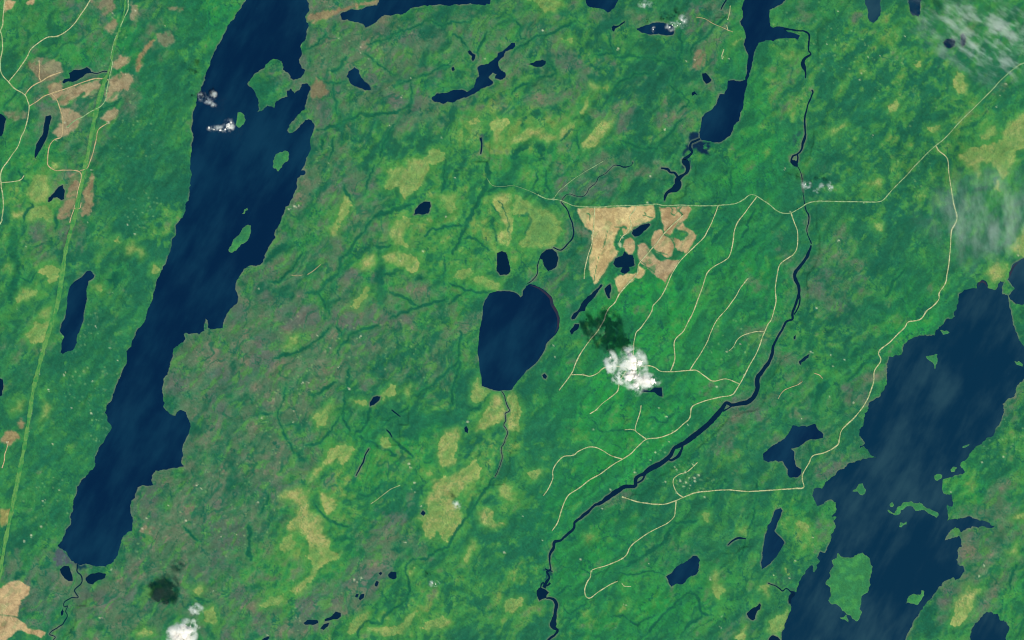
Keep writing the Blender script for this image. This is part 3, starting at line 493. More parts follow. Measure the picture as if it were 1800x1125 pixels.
# shrubby stream lines (darker green): points, width
DARK = [
 'b0 780,310 880,290 960,240 1060,205 1160,175 1230,145 1300,185 1420,160 1500,150|4', 'b0 750,370 850,440 920,490 980,525|4', 'b0 980,610 1070,570 1180,520 1280,480 1370,430|4',
 'b0 1090,580 1090,700 1080,750 1000,780 860,800 720,800 640,840 560,890 430,910|6', 'b0 1020,800 960,880 910,980 870,1100|4', 'b0 430,540 540,580 640,570|4', 'b0 545,590 550,690 570,800|5', 'b0 650,740 670,650|6',
 'b0 550,160 550,210|10', 'b0 1380,240 1440,280 1490,340|4', 'b0 1620,220 1580,300 1550,370|5', 'b0 340,350 440,300 490,240|5', 'b0 550,960 540,1060 510,1120|4', 'b0 370,400 380,450|9', 'b0 460,960 460,1050|8', 'b0 500,500 570,490 630,400|8',
 'c0 0,390 60,320 180,250 270,235 350,190 450,150|5', 'c0 0,660 80,590 200,540 310,515 290,480 240,440|5', 'c0 680,220 690,300 720,380 560,400|4', 'c0 720,400 860,395 980,405 1140,440 1160,470 1120,570|5', 'c0 1190,220 1190,370 1160,440|6', 'c0 1250,400 1280,310 1370,240 1420,180 1500,110|5',
 'c0 690,710 700,640 760,570 880,520 980,510|5', 'c0 760,985 870,1030 1010,1045 1060,980 1140,900 1200,830|6', 'c0 470,910 470,1040|5', 'c0 1110,600 1190,650 1240,720 1160,800|4', 'c0 30,150 60,270 100,280|4', 'c0 340,990 400,920 470,910|5', 'c0 180,980 230,1120|13', 'c0 0,1110 130,985|12', 'c0 470,800 540,850 560,900|12', 'c0 420,940 460,1000|14',
 'b1 770,240 780,150 830,40|4', 'b1 620,170 660,260 680,300|4', 'b1 1620,20 1640,100 1600,200 1560,290 1520,380 1450,520 1380,660|9', 'b1 1330,0 1320,100 1320,200 1300,230|6', 'b1 830,400 880,370 960,350 1040,330 1110,310|9', 'b1 820,410 770,480 700,550 660,630 590,710 580,780 500,850 430,930 350,935|6',
 'b1 440,940 480,1010 510,1060 505,1120|5', 'b1 870,620 880,730 880,860 880,1000|14', 'b1 820,600 960,600|7', 'b1 900,800 1030,780|9', 'b1 940,930 1040,970 1140,1030|5', 'b1 940,1110 1130,1040 1290,990 1340,960|5', 'b1 1350,1010 1410,960 1460,930|6', 'b1 1160,550 1240,480 1390,460 1490,465|5', 'b1 1450,550 1500,540 1560,570 1640,640|5',
 'b1 1690,600 1660,480|4', 'b1 1350,860 1450,900 1560,930 1660,925|5', 'b1 1320,700 1320,870|7', 'b1 90,850 160,860 240,780 330,620|4', 'b1 1600,230 1700,180 1795,180|11', 'b1 1770,560 1760,400 1700,290|3', 'b1 1650,310 1720,410|3', 'b1 320,420 350,360|12', 'b1 410,260 420,220|7', 'b1 60,700 160,640 240,600|16', 'b1 880,240 1000,190 1000,260|16', 'b1 1070,290 1150,220|14', 'b1 1120,840 1180,830|14',
 'a0 650,780 710,770 800,740 850,690|5', 'a0 20,760 110,660 200,520|3', 'a1 90,480 100,700 110,840 90,1000|14', 'a1 210,300 230,330 180,380 160,450|6', 'a1 130,820 210,860 260,780|3', 'a1 380,350 390,480|9', 'a1 630,440 630,560|10', 'a1 780,860 870,760|18', 'a1 130,60 200,180|7',
 'b2 130,270 240,245 330,200 430,140 510,50|6', 'b2 580,250 590,190 650,110 760,60 860,40|5', 'b2 540,40 600,110|5', 'b2 650,340 640,440 620,540 610,700 660,780|6', 'b2 400,570 420,520 480,480 560,440|6', 'b2 210,440 200,560 150,680 190,770 230,860 270,940|4', 'b2 350,880 450,860 530,780 600,660|5', 'b2 190,740 290,735|4', 'b2 1090,560 1200,480 1300,400 1420,290|6',
 'b2 690,820 770,740 800,620|8', 'b2 880,750 960,680 1070,600|5', 'b2 940,790 1000,870 1100,960|4', 'b2 700,820 820,860 980,950|8', 'b2 1380,600 1380,480 1430,300 1430,80|5', 'b2 1490,640 1560,620 1640,520|5', 'b2 30,650 120,660|7', 'b2 300,950 340,1000|18', 'b2 1580,740 1640,760|14', 'b2 1180,1000 1230,990|5',
 'b2 1725,980 1680,1100 b3 1650,0 1600,90 1540,180 1490,250 1440,320 1380,400 1350,470 1250,510 1200,560 1120,560 1060,590 1040,640 1070,700 1080,770 1060,850 990,890 900,950 880,1010 800,990 740,1030 720,1110|5',
 'b3 390,120 430,200 480,260 560,310 640,330|5', 'b3 720,100 800,110 860,60 880,0|5', 'b3 20,250 80,170 90,100|6', 'b3 970,480 1040,500|15', 'b3 180,220 240,230|11', 'b3 90,400 150,330|14', 'b3 560,420 640,410|12',
 'c3 810,610 900,550 1000,480 1080,400 1140,290|8', 'c3 1140,300 1240,290 1300,280|8', 'c3 680,655 750,655 840,665 960,640 1070,670|3', 'c3 930,1100 1000,1020 1080,930 1160,850 1250,780 1310,840 1330,940 1400,950|5', 'c3 1180,1110 1240,1010 1330,960|6', 'c3 370,910 410,945 470,900 530,870|5', 'c3 310,810 370,760 430,740|5', 'c3 1710,0 1710,150 1690,280 1650,400 1620,500 1580,590|4', 'c3 1390,200 1430,110 1490,0|11',
 'c3 690,960 780,950 840,1000 880,1020 1000,950|6', 'c3 330,605 400,620 450,575 480,590 490,630 550,665 650,655|2', 'c2 560,700 620,780 780,770 860,770|4', 'c2 600,850 660,800|3', 'c2 690,860 770,910|4', 'c2 960,690 1050,720 1150,640|5', 'c2 650,660 720,570|5', 'd2 330,590 380,470 430,420|14', 'd2 560,430 700,300 760,250|6', 'd2 450,310 600,280 620,210|16', 'd1 820,960 860,900 960,750|5', 'd1 1420,230 1560,200 1620,120|9',
 'd3 1690,790 1700,700 1740,600|7', 'd3 1640,900 1600,930|8', 'd3 1400,620 1450,600|13', 'c1 40,400 110,380 125,450 90,520|5', 'c1 150,200 190,80|4', 'c1 230,60 260,260|4', 'c1 1480,400 1530,440 1400,600|8', 'c1 1550,60 1540,260|5', 'c1 1700,360 1600,560|5', 'c1 1150,800 1180,900|14', 'c1 1380,800 1600,640 1795,520|12', 'a3 1290,330 1340,390 1390,430|5', 'a3 1740,320 1740,500 1760,560|9', 'a3 1340,800 1380,830 1470,850|8', 'a3 230,710 240,730|9', 'a3 90,690 170,660|12',
 'c1 1020,340 1020,440 960,520 880,570|9', 'c1 640,780 700,720 720,640|12', 'c1 960,640 1030,690 1150,680|8', 'c1 1060,530 1100,540|4', 'c1 640,610 670,500|2.4', 'c1 575,850 600,690|2', 'c1 525,380 545,420|4', 'c1 745,500 730,560|7',
]

# soft land-cover patches: cx,cy,rx,ry,angle(deg, counter-clockwise),strength
BROWN = [(600,120,120,80,0,.9),(560,225,50,60,0,.8),(640,60,110,50,0,.7),(530,330,40,60,30,.9),(500,430,45,70,35,.8),(450,500,60,60,0,.8),(390,620,90,60,30,.9),(330,640,50,50,0,.9),(350,740,60,80,20,.8),(275,890,60,80,0,.95),(350,960,160,70,20,.9),(430,860,120,70,30,.7),(90,1000,80,50,0,.7),(60,1050,60,60,0,.6),(190,1070,110,60,0,.9),(390,1060,90,50,0,.8),(520,1085,130,26,12,1.),(650,1010,110,36,38,1.),(690,935,50,40,30,.9),
 (640,560,120,50,20,.85),(560,640,120,90,30,.8),(760,640,70,40,30,.7),(610,480,40,60,30,.8),(830,570,30,60,0,.6),(700,500,40,50,0,.5),(800,60,150,50,10,.6),(950,90,60,50,20,.7),(1000,140,90,36,20,.7),(1060,225,70,34,40,.9),(1190,215,34,34,0,.8),(1240,80,34,60,0,.95),(1105,30,60,30,0,.5),(1020,420,22,70,0,.85),(985,520,30,40,0,.7),(1060,310,110,30,10,.75),
 (1460,440,80,50,0,.42),(1440,510,70,70,30,.5),(1395,120,22,90,0,.4),(1400,60,50,40,0,.3),(1530,690,60,30,45,.85),(1490,830,50,34,30,.9),(1280,740,60,60,40,.65),(1370,650,50,80,30,.55),(1700,970,90,80,40,.85),(1770,700,50,100,0,.5),(1680,1030,60,90,40,.85),(1770,900,50,60,0,.5),(1445,950,16,50,0,.8),(1410,780,40,40,0,.5),
 (120,330,30,60,0,.5),(80,430,50,50,0,.7),(40,600,40,40,0,.4),(170,30,60,40,0,.5),(90,140,80,60,0,.65),(110,220,50,50,0,.6),(210,170,40,50,0,.6),(270,60,50,50,0,.5),(150,400,30,70,0,.5),(150,240,30,40,0,.4),(560,30,30,40,0,.9),(700,180,60,30,0,.8),(780,200,120,30,10,.4),(600,330,40,50,0,.6),(650,380,40,80,30,.6),(1160,950,60,60,0,.3),(1090,880,30,20,0,.5),(1260,1010,40,30,0,.3),(1310,1120,60,30,0,.4),(1250,20,40,20,0,.6),(840,150,120,16,20,.5),(470,760,80,80,20,.7),(520,690,60,50,20,.7),(480,600,60,50,30,.7),(590,1040,60,30,30,.8),(1220,845,24,14,0,.7),(1310,880,26,20,0,.5)]
DARKF = [(270,430,60,190,15,.7),(250,180,60,120,10,.6),(90,800,60,170,10,.6),(150,680,50,110,10,.6),(200,640,40,120,10,.6),(1550,250,150,150,0,.65),(1540,120,190,110,0,.6),(940,900,50,170,-10,.95),(930,700,36,130,0,.8),(890,1010,80,110,20,.85),(780,730,90,60,20,.8),(660,890,90,50,20,.7),(1030,570,40,60,20,.6),(1330,770,50,50,0,.6),(870,310,40,50,0,.6),(1620,250,90,90,0,.5),(1720,150,90,60,0,.5),(1640,420,70,70,0,.5),(1400,420,60,60,0,.5),(20,400,40,60,0,.7),(60,1110,40,30,0,.8),(520,960,60,50,0,.5),(860,720,70,80,0,.5),(1370,300,30,60,0,.7),(1600,330,120,40,0,.5),(470,900,40,60,0,.5),(1010,500,40,40,0,.5),(1080,1100,100,30,20,.4),(930,380,30,30,0,.4)]
BRIGHT = [(1130,550,90,80,20,.9),(1180,480,110,60,20,.6),(1050,700,80,70,0,.9),(1150,770,110,60,20,.6),(1230,620,80,60,0,.6),(1060,830,110,40,25,.85),(1060,970,110,90,0,.55),(1150,1080,120,50,20,.7),(1330,500,60,110,20,.6),(190,90,70,60,0,.6),(400,40,60,120,20,.6),(700,800,70,40,20,.8),(640,790,50,60,0,.5),(60,290,60,60,0,.5),(1700,850,40,40,0,.4),(620,440,30,90,40,.5),(1390,640,40,80,20,.4),(1640,590,60,60,30,.7),(1600,560,60,60,0,.5),(1330,220,50,160,10,.5),(1290,320,60,60,0,.5),(980,280,120,60,0,.4),(760,430,140,120,0,.45),(600,1000,160,90,30,.35),(410,1010,60,80,20,.45),(1750,1030,60,80,20,.35),(1390,900,40,40,0,.5),(1720,870,60,50,0,.5),(1200,700,70,40,0,.5),(1000,1010,40,90,0,.4)]
YEL = [(760,400,140,130,0,.62),(950,230,120,60,0,.6),(1380,140,40,60,0,.5),(1000,60,90,40,0,.4),(860,210,60,60,20,.5),(570,870,120,90,40,.66),(480,980,60,60,40,.5),(80,340,60,60,0,.6),(60,430,60,110,0,.45),(1740,250,90,80,0,.45),(1450,600,60,60,0,.35),(1750,500,60,40,0,.6),(840,840,110,90,30,.55),(760,1070,150,40,20,.6),(900,1060,50,60,0,.4),(1690,850,60,50,20,.4),(1730,1000,50,90,30,.5),(1400,940,30,60,20,.5),(1200,230,50,50,0,.4),(620,270,60,60,30,.3),(300,420,60,40,0,.4),(640,420,30,60,30,.4),(1560,220,140,80,0,.30),(1600,80,110,60,0,.28),(1470,90,80,60,0,.22),(1560,340,120,40,0,.4),(1760,760,50,60,30,.35),(900,420,100,60,0,.4),(1020,1080,120,40,0,.2),(980,130,160,80,20,.25),(780,600,60,40,30,.3),(700,150,200,80,10,.2),(360,1050,40,40,0,.4),(510,1060,90,40,0,.4)]

# pale specks (bare rock, gravel, huts)
SPECK = 'a0 455,860,3 470,890,2.5 390,980,3 275,430,2.5 400,255,2 570,100,2 415,510,2 950,75,2.5 790,95,2 760,860,4 1160,180,1.5 880,520,1.6 b0 1085,550,2 735,370,1.6 790,410,1.6 1605,410,2 1020,685,2 735,330,2 580,270,1.6 1360,450,1.6 1300,965,2 935,880,1.8 310,318,3 c0 745,340,3 1225,430,2 1520,412,2 1070,910,3 215,215,3 1480,400,2 1282,420,2 d0 655,515,2.6 735,948,1.8 640,560,2 490,80,2 410,310,1.6 785,390,1.8 700,400,1.6 960,255,2 1625,670,2 1600,750,2 1670,590,2.5 a1 895,455,2.5 190,610,1.4 640,70,2 1490,772,1.3 120,1045,1.3 945,520,2 615,440,1.6 795,930,1.5 b1 270,325,3.5 230,345,3 20,905,2.4 300,320,2.6 1395,125,2 1330,400,2.4 1170,640,2.6 1010,710,1.5 500,20,1.5 1200,420,1.5 c1 950,300,3 740,320,2 290,277,2.4 755,590,5 775,545,3 970,115,2.6 1075,905,2 760,605,4 d1 495,565,3 375,290,2.2 670,300,2 155,365,2.4 120,60,1.8 1110,1060,2.4 340,1040,3 1755,670,2.6 a2 295,215,2.5 275,380,3 220,655,2.5 1195,268,2.4 1085,1040,2 190,810,2.5 200,780,2.2 340,490,2.5 640,655,3 670,45,2.5 370,870,2.6 450,390,2.5 650,430,2.2 775,200,2 825,285,2 500,620,2 460,370,2 50,860,3 b2 735,115,3 655,485,3.5 575,335,1.8 1485,715,3.5 1075,1010,3 1080,1035,2.5 40,690,2.4 265,640,2.5 330,440,2.4 430,110,2 370,440,2 260,720,2 520,200,2 c2 1600,170,2.6 1505,225,2.4 1435,470,3.2 1100,855,2 1005,930,3 970,985,2 860,1070,2.4 1215,1070,3 1155,1050,2.4 1270,1020,2 1310,1090,2.6 595,630,2 570,770,2 1085,680,2.4 1030,620,2 1630,390,2 430,945,2.6 500,385,2 1130,780,1.6 1230,735,2 290,180,2 300,260,2 1240,1110,2 1140,1030,2 1280,1110,3 d2 535,280,2.4 455,325,2.2 440,245,2 235,695,1.8 600,580,2.4 430,540,2 1500,1000,2.4 1650,960,2.4 300,225,3 780,225,2.2 a3 1305,287,3.2 1000,345,3 290,330,3.4 220,390,3.4 170,430,3 300,150,2.6 415,75,1.6 780,632,2.4 1030,270,2.4 1500,780,1.6 700,970,2.4 1380,40,2.4 1410,60,2 1180,180,2 1550,400,2 1660,385,2 b3 15,160,3 1110,22,3 1090,70,1.8 1115,90,1.8 1160,185,2 1050,440,2.4 1400,180,4 690,700,3.2 740,690,3 80,1090,2 710,720,2 1740,510,3.4 c3 215,425,1.8 635,205,2 1280,10,3 1180,10,3 1220,20,3 1250,40,2.4 1200,45,2 1350,122,2.6 1075,15,2.6 75,255,1.8 960,590,1.5 1470,960,1.6 1465,1040,2 555,645,2.4 950,165,2.2 890,155,2.2 1155,90,2.4 480,560,3 690,70,2.4 800,880,2 1390,700,2.4 d3 190,570,2.4 1515,605,2.4 1480,675,2.6 40,670,2 150,690,2 315,405,2 1280,85,1.6'
# round speckled openings in the forest, cx,cy,r,count
SPECKLE = [(165,690,45,40),(130,600,18,14),(190,750,30,20),(250,370,30,26),(160,570,20,14),(1480,100,50,34),(1600,150,60,24),(560,620,70,40),(480,800,80,34),(520,720,60,30),(400,870,80,26),(330,930,90,30),(1220,835,30,26),(1160,800,50,14),(1760,760,40,20),(690,40,60,14),(620,100,60,20),(560,300,40,12),(540,1080,60,20),(1640,300,60,14),(230,240,40,14),(1290,600,40,20),(1400,30,50,12),(720,620,60,24),(80,880,40,18),(190,160,40,20),(200,50,25,14)]
CORRIDOR = 'g 232,-60 222,-10 219,20 210,52 200,84 196,108 190,128 184,142 172,185 165,215 155,270 148,300 138,350 132,380 118,430 110,480 100,540 90,570 78,610 70,640 58,690 52,730 42,790 30,850 18,910 8,960 0,1010 -12,1080 -25,1160'
HEDGES = ['c1 1020,325 1022,420 1000,480 930,540 870,575|6',
 'c1 1060,505 1075,530 1110,545 1140,600 1135,640|3',
 'c1 975,600 1010,640 1090,665|2.4',
 'c1 990,640 1060,690 1140,680 1200,650|6',
 'c1 1110,330 1125,350 1115,375 1140,390|2.5',
 'c1 1150,330 1160,360 1140,385|2.2',
 'c1 1185,335 1170,355 1195,385 1190,400|3.2',
 'c1 1140,480 1200,440|1.6',
 'c1 1150,470 1170,440|2',
 'c1 640,610 655,560 668,500|2.0',
 'c1 575,850 590,760 608,680|1.6',
 'c1 525,378 545,382 545,420|3',
 'c1 720,470 760,472|2.2',
 'c1 940,390 960,400 985,405|2.6',
 'c1 780,530 820,525 850,545|3.4',
 'c1 860,560 880,620 860,680|3.4',
 'c1 930,570 950,600|2.2',
 'c1 900,730 960,760 1000,790|1.5',
 'c1 800,480 780,470 750,500 735,560|5',
 'c1 880,690 940,740|2',
 'c1 930,370 940,385 920,392|1.6',
 'c1 1140,530 1180,500 1230,520 1180,560|5',
 'c1 690,725 660,790 620,840|6',
 'a3 0,948 60,955 120,962|1.6',
 'a3 150,850 165,842|2.5',
 'a0 545,690 590,655|7',
 'a0 480,740 490,740|8']
MARSH = [('c0 1250,930 1320,930 1335,990 1390,1000 1385,1090 1330,1080 1290,1040 1230,1060 1200,1120 1235,1010', (8, 50, 76), .66),
 ('a3 395,470 440,490 480,540 530,595 460,600 380,605 360,575 390,540', (84, 98, 104), .62), ('a3 535,590 600,590 610,620 560,640', (16, 66, 80), .5),
 ('c1 1190,-40 1250,-20 1290,30 1260,60 1180,60', (24, 74, 80), .5), ('c3 220,615 280,620 285,690 230,740 215,680', (24, 84, 80), .5), ('d3 150,600 0,640 60,750 180,790 200,700', (52, 112, 82), .48),
 ('d0 170,930 260,930 250,1040 180,1030', (40, 96, 84), .48), ('b0 1560,940 1600,950 1600,1030 1570,1030', (64, 96, 92), .55)]
# ------------------------------------------------------------------ terrain grid
def axis(lo, hi, step):
    core = np.arange(lo, hi + step, step)
    ext, d, v = [], step, 0.0
    while v < 5500:
        d = min(d * 1.16, 500)
        v += d
        ext.append(v)
    ext = np.array(ext)
    return np.concatenate([(lo - ext)[::-1], core, core[-1] + ext])


AX = axis(-70, 1870, 1.7)
AY = axis(-65, 1190, 1.7)
NX, NY = len(AX), len(AY)
GX, GY = np.meshgrid(AX, AY)


def win(x0, x1, y0, y1):
    return slice(np.searchsorted(AY, y0), np.searchsorted(AY, y1)), slice(np.searchsorted(AX, x0), np.searchsorted(AX, x1))


def seg_dist(D, pl, rad, closed=True, widths=None):
    n = len(pl)
    for i in range(n if closed else n - 1):
        (ax, ay), (bx, by) = pl[i][:2], pl[(i + 1) % n][:2]
        w = 0.0 if widths is None else 0.5 * (widths[i] + widths[(i + 1) % n]) / 2
        sl = win(min(ax, bx) - rad, max(ax, bx) + rad, min(ay, by) - rad, max(ay, by) + rad)
        X, Y = GX[sl], GY[sl]
        if X.size == 0:
            continue
        dx, dy = bx - ax, by - ay
        t = np.clip(((X - ax) * dx + (Y - ay) * dy) / (dx * dx + dy * dy + 1e-9), 0, 1)
        d = np.hypot(X - ax - t * dx, Y - ay - t * dy) - w
        np.minimum(D[sl], d, out=D[sl])
    return D


def inside(pl):
    """even-odd fill of an outline on the grid"""
    M = np.zeros((NY, NX), bool)
    n = len(pl)
    for i in range(n):
        (ax, ay), (bx, by) = pl[i][:2], pl[(i + 1) % n][:2]
        if ay == by:
            continue
        if ay > by:
            ax, ay, bx, by = bx, by, ax, ay
        j0, j1 = np.searchsorted(AY, ay), np.searchsorted(AY, by)
        for j in range(j0, j1):
            xi = ax + (AY[j] - ay) / (by - ay) * (bx - ax)
            k = np.searchsorted(AX, xi)
            M[j, :k] ^= True
    return M


def inside_win(pl, sl):
    ax_, ay_ = AX[sl[1]], AY[sl[0]]
    M = np.zeros((len(ay_), len(ax_)), bool)
    n = len(pl)
    for i in range(n):
        (ax, ay), (bx, by) = pl[i][:2], pl[(i + 1) % n][:2]
        if ay == by:
            continue
        if ay > by:
            ax, ay, bx, by = bx, by, ax, ay
        j0, j1 = np.searchsorted(ay_, ay), np.searchsorted(ay_, by)
        for j in range(j0, j1):
            M[j, :np.searchsorted(ax_, ax + (ay_[j] - ay) / (by - ay) * (bx - ax))] ^= True
    return M


TMP = np.zeros((NY, NX))


def bbox_win(pl, m):
    x, y = [p[0] for p in pl], [p[1] for p in pl]
    return win(min(x) - m, max(x) + m, min(y) - m, max(y) + m)


def signed(pl, rad=10.0):
    """signed distance to an outline (> 0 inside) on its own window of the grid"""
    sl = bbox_win(pl, rad + 2)
    TMP[sl] = rad
    seg_dist(TMP, pl, rad)
    return sl, np.where(inside_win(pl, sl), TMP[sl], -TMP[sl])


def line_dist(q, rad):
    sl = bbox_win(q, rad + 2)
    TMP[sl] = rad
    seg_dist(TMP, q, rad, False)
    return sl, TMP[sl].copy()


# water outlines
lake_polys, river_lines, isl_polys = [], [], []
for k, (nm, lab, s_, rough) in enumerate(LAKES):
    lake_polys.append(refine(pts(s_), rough, 2.6, seed=100 + k))
for k, (nm, lab, s_, wob) in enumerate(RIVERS):
    L = spline(pts(s_), 2.0)
    a = np.arange(len(L)) * 2.0
    L[:, 0] += (fbm(a, a * 0 + k, 9, 3, 60) - 0.5) * 4.0 * wob
    L[:, 1] += (fbm(a, a * 0 + k, 9, 3, 71) - 0.5) * 4.0 * wob
    L[:, 2] *= 0.75 + 0.5 * fbm(a, a * 0 + k, 7, 2, 82)
    river_lines.append(L)
for k, (lab, s_) in enumerate(ISLANDS):
    isl_polys.append(refine(pts(s_), 0.11, 2.0, seed=300 + k))

RAD = 36.0
DW = np.full((NY, NX), RAD)
WIN = np.zeros((NY, NX), bool)
for pl in lake_polys:
    seg_dist(DW, pl, RAD)
    WIN |= inside(pl)
DW = np.where(WIN, -DW, DW)
for L in river_lines:
    seg_dist(DW, L[:, :2], 14.0, False, L[:, 2])
DI = np.full((NY, NX), 30.0)
IIN = np.zeros((NY, NX), bool)
ISL_ID = np.zeros((NY, NX), np.int16)
for k, pl in enumerate(isl_polys):
    seg_dist(DI, pl, 30.0)
    m = inside(pl)
    IIN |= m
    ISL_ID[m] = k + 1
DI = np.where(IIN, DI, -DI)

# grain of the country: ridges run south-west to north-east
TH = math.radians(52)
U = (GX * math.cos(TH) - GY * math.sin(TH))
V = (GX * math.sin(TH) + GY * math.cos(TH))
WU = U + 26 * (fbm(GX, GY, 60, 3, 5) - .5)
WV = V + 26 * (fbm(GX, GY, 60, 3, 9) - .5)
hill = fbm(WU / 2.6, WV, 34, 4, 21)
hill2 = fbm(GX, GY, 150, 3, 25)
fineh = fbm(WU / 1.8, WV, 9, 2, 28)
land = ss(2.0, 34.0, DW)
Z = -4.0 + np.clip(DW - 2.2, 0, 8) * 1.3
Z = np.where(DW < 2.2, np.maximum(-4 + (DW - 2.2) * 1.0, -14), Z)
Z = Z + land * (8 + 150 * np.clip(hill - 0.3, 0, 1) + 70 * np.clip(hill2 - 0.35, 0, 1) + 34 * (fineh - .4))
Z = np.maximum(Z, np.clip(3.2 * DI, -14, 9) + np.where(IIN, 12 * (hill - .3) * ss(0, 8, DI), 0))


def ground_z(x, y):
    i = np.clip(np.searchsorted(AX, x) - 1, 0, NX - 2)
    j = np.clip(np.searchsorted(AY, y) - 1, 0, NY - 2)
    fx = (x - AX[i]) / (AX[i + 1] - AX[i])
    fy = (y - AY[j]) / (AY[j + 1] - AY[j])
    return (Z[j, i] * (1 - fx) + Z[j, i + 1] * fx) * (1 - fy) + (Z[j + 1, i] * (1 - fx) + Z[j + 1, i + 1] * fx) * fy


# ------------------------------------------------------------------ land cover (what grows or lies where)
def blobs(lst):
    F = np.zeros((NY, NX))
    wxn = GX + 80 * (fbm(GX, GY, 42, 5, 31, .55) - .5)
    wyn = GY + 80 * (fbm(GX, GY, 42, 5, 35, .55) - .5)
    for cx, cy, rx, ry, an, st in lst:
        m = 1.9 * max(rx, ry) + 45
        sl = win(cx - m, cx + m, cy - m, cy + m)
        x, y = wxn[sl] - cx, wyn[sl] - cy
        t = math.radians(an)
        u, v = x * math.cos(t) - y * math.sin(t), x * math.sin(t) + y * math.cos(t)
        q = np.exp(-((u / rx) ** 2 + (v / ry) ** 2) * 0.9)
        F[sl] = 1 - (1 - F[sl]) * (1 - st * q)
    return F


Fbr, Fdk, Fbt, Fye = blobs(BROWN), blobs(DARKF), blobs(BRIGHT), blobs(YEL)


def mix(C, c, a):
    a = np.clip(a, 0, 1)[..., None]
    return C * (1 - a) + np.asarray(c, float) * a


def paint(sl, c, a):
    C[sl] = mix(C[sl], c, a)


n_big = fbm(WU / 1.8, WV, 60, 5, 41)
n_mid = fbm(WU / 1.9, WV, 17, 5, 45, .62)
n_sm = fbm(WU / 1.4, WV, 6, 3, 49, .65)
n_iso = fbm(GX, GY, 11, 4, 53, .6)
n_iso2 = fbm(GX, GY, 24, 4, 97, .55)
n_grey = fbm(GX, GY, 38, 3, 77)
n_str = fbm(WU / 2.4, WV, 9, 5, 90, .6)
n_px = RT[np.arange(NY)[:, None] % 512, np.arange(NX)[None, :] % 512]
n_sp = fbm(GX, GY, 3.0, 2, 64, .7)
rid = 1 - np.abs(2 * fbm(WU / 2.2, WV, 34, 4, 57) - 1)          # thin stream-like lines
rid2 = 1 - np.abs(2 * fbm(WU / 1.5, WV, 15, 4, 59) - 1)

# forest stands: irregular cells, each with its own tone
def cells(scale, seed, warp):
    x = (WU / 1.5 + warp * (fbm(GX, GY, 13, 4, seed, .6) - .5)) / scale
    y = (WV + warp * (fbm(GX, GY, 13, 4, seed + 7, .6) - .5)) / scale
    xi, yi = np.floor(x).astype(np.int64), np.floor(y).astype(np.int64)
    best, val = np.full(x.shape, 9.0), np.zeros(x.shape)
    for dj in (-1, 0, 1):
        for di in (-1, 0, 1):
            a, b = (xi + di) & 511, (yi + dj + seed) & 511
            d = (xi + di + RT[b, a] - x) ** 2 + (yi + dj + RT[a, b] - y) ** 2
            m = d < best
            best = np.where(m, d, best)
            val = np.where(m, RT[(b * 7 + 3) & 511, (a * 5 + 1) & 511], val)
    return val


st1, st2 = cells(26.0, 12, 40), cells(9.0, 37, 16)
rid3 = 1 - np.abs(2 * fbm(GX + 30 * (n_mid - .5), GY + 30 * (n_iso - .5), 44, 4, 131) - 1)
C = np.zeros((NY, NX, 3)) + np.array((48, 122, 80.))
C = mix(C, (34, 106, 80), ss(.50, .33, n_big) * .85)
C = mix(C, (62, 142, 76), ss(.50, .66, n_big) * .85)
C = mix(C, (36, 108, 80), ss(.55, .95, st1) * .45)
C = mix(C, (62, 140, 78), ss(.45, .05, st1) * .40)
C = mix(C, (82, 140, 84), ss(.72, .95, st2) * .20)
C = mix(C, (30, 100, 76), ss(.25, .05, st2) * .24)
calm = 1 - .6 * Fdk
C = mix(C, (30, 98, 76), ss(.48, .32, n_mid) * .72 * calm)
C = mix(C, (74, 142, 78), ss(.53, .70, n_mid) * .6 * calm)
C = mix(C, (32, 107, 82), Fdk * (.50 + .5 * ss(.35, .6, n_iso)))
C = mix(C, (44, 150, 74), Fbt * (.50 + .6 * ss(.36, .60, n_mid)))
# yellowish wet meadow mosaic
yq = Fye * 1.0 + (n_mid - .5) * 1.5 + (n_iso - .5) * 1.1
C = mix(C, (76, 148, 76), ss(.15, .50, yq) * .8)
C = mix(C, (112, 156, 84), ss(.50, .78, yq) * .7)
C = mix(C, (146, 162, 88), ss(.78, .98, yq) * .6)
# grey-brown rock and old burn, in streaks with green between
bq = Fbr * .86 + (n_mid - .5) * .75 + (n_iso2 - .5) * .9 + (n_iso - .5) * .45 + (n_sm - .5) * .25
ba = ss(.20, .66, bq)
C = mix(C, (90, 122, 94), ba * .75)
C = mix(C, (106, 122, 98), ss(.50, .92, bq) * .68)
C = mix(C, (126, 120, 102), ss(.50, .70, n_sm) * ss(.62, 1.0, bq) * .45)
C = mix(C, (144, 126, 106), ss(.58, .74, n_iso2) * ss(.7, 1.05, bq) * .5)
C = mix(C, (92, 104, 102), ss(.54, .70, n_grey) * ba * .5)
C = mix(C, (70, 120, 84), ss(.55, .9, st1) * ba * .5)
C = mix(C, (124, 120, 104), ss(.70, .95, st2) * ba * .25)
C = mix(C, (66, 142, 74), ss(.54, .68, n_str) * ss(.1, .4, Fbr) * .60)
C = mix(C, (104, 156, 80), ss(.62, .74, n_str) * ss(.1, .4, Fbr) * .40)
# faint drainage lines everywhere
lin_a = ss(.40, .62, n_iso2)
C = mix(C, (30, 106, 78), ss(.95, .982, rid) * .72 * (.35 + .65 * lin_a))
C = mix(C, (26, 100, 78), ss(.962, .986, rid3) * .85 * (1 - .5 * Fdk) * ss(.68, .42, n_iso2))
C = mix(C, (34, 108, 78), ss(.962, .990, rid2) * .62)
# pin-prick light openings
C = mix(C, (136, 164, 116), ss(.82, .92, n_sp) * (.2 + .3 * Fbr) * .7)
C = mix(C, (28, 92, 76), ss(.20, .10, n_sp) * .35)


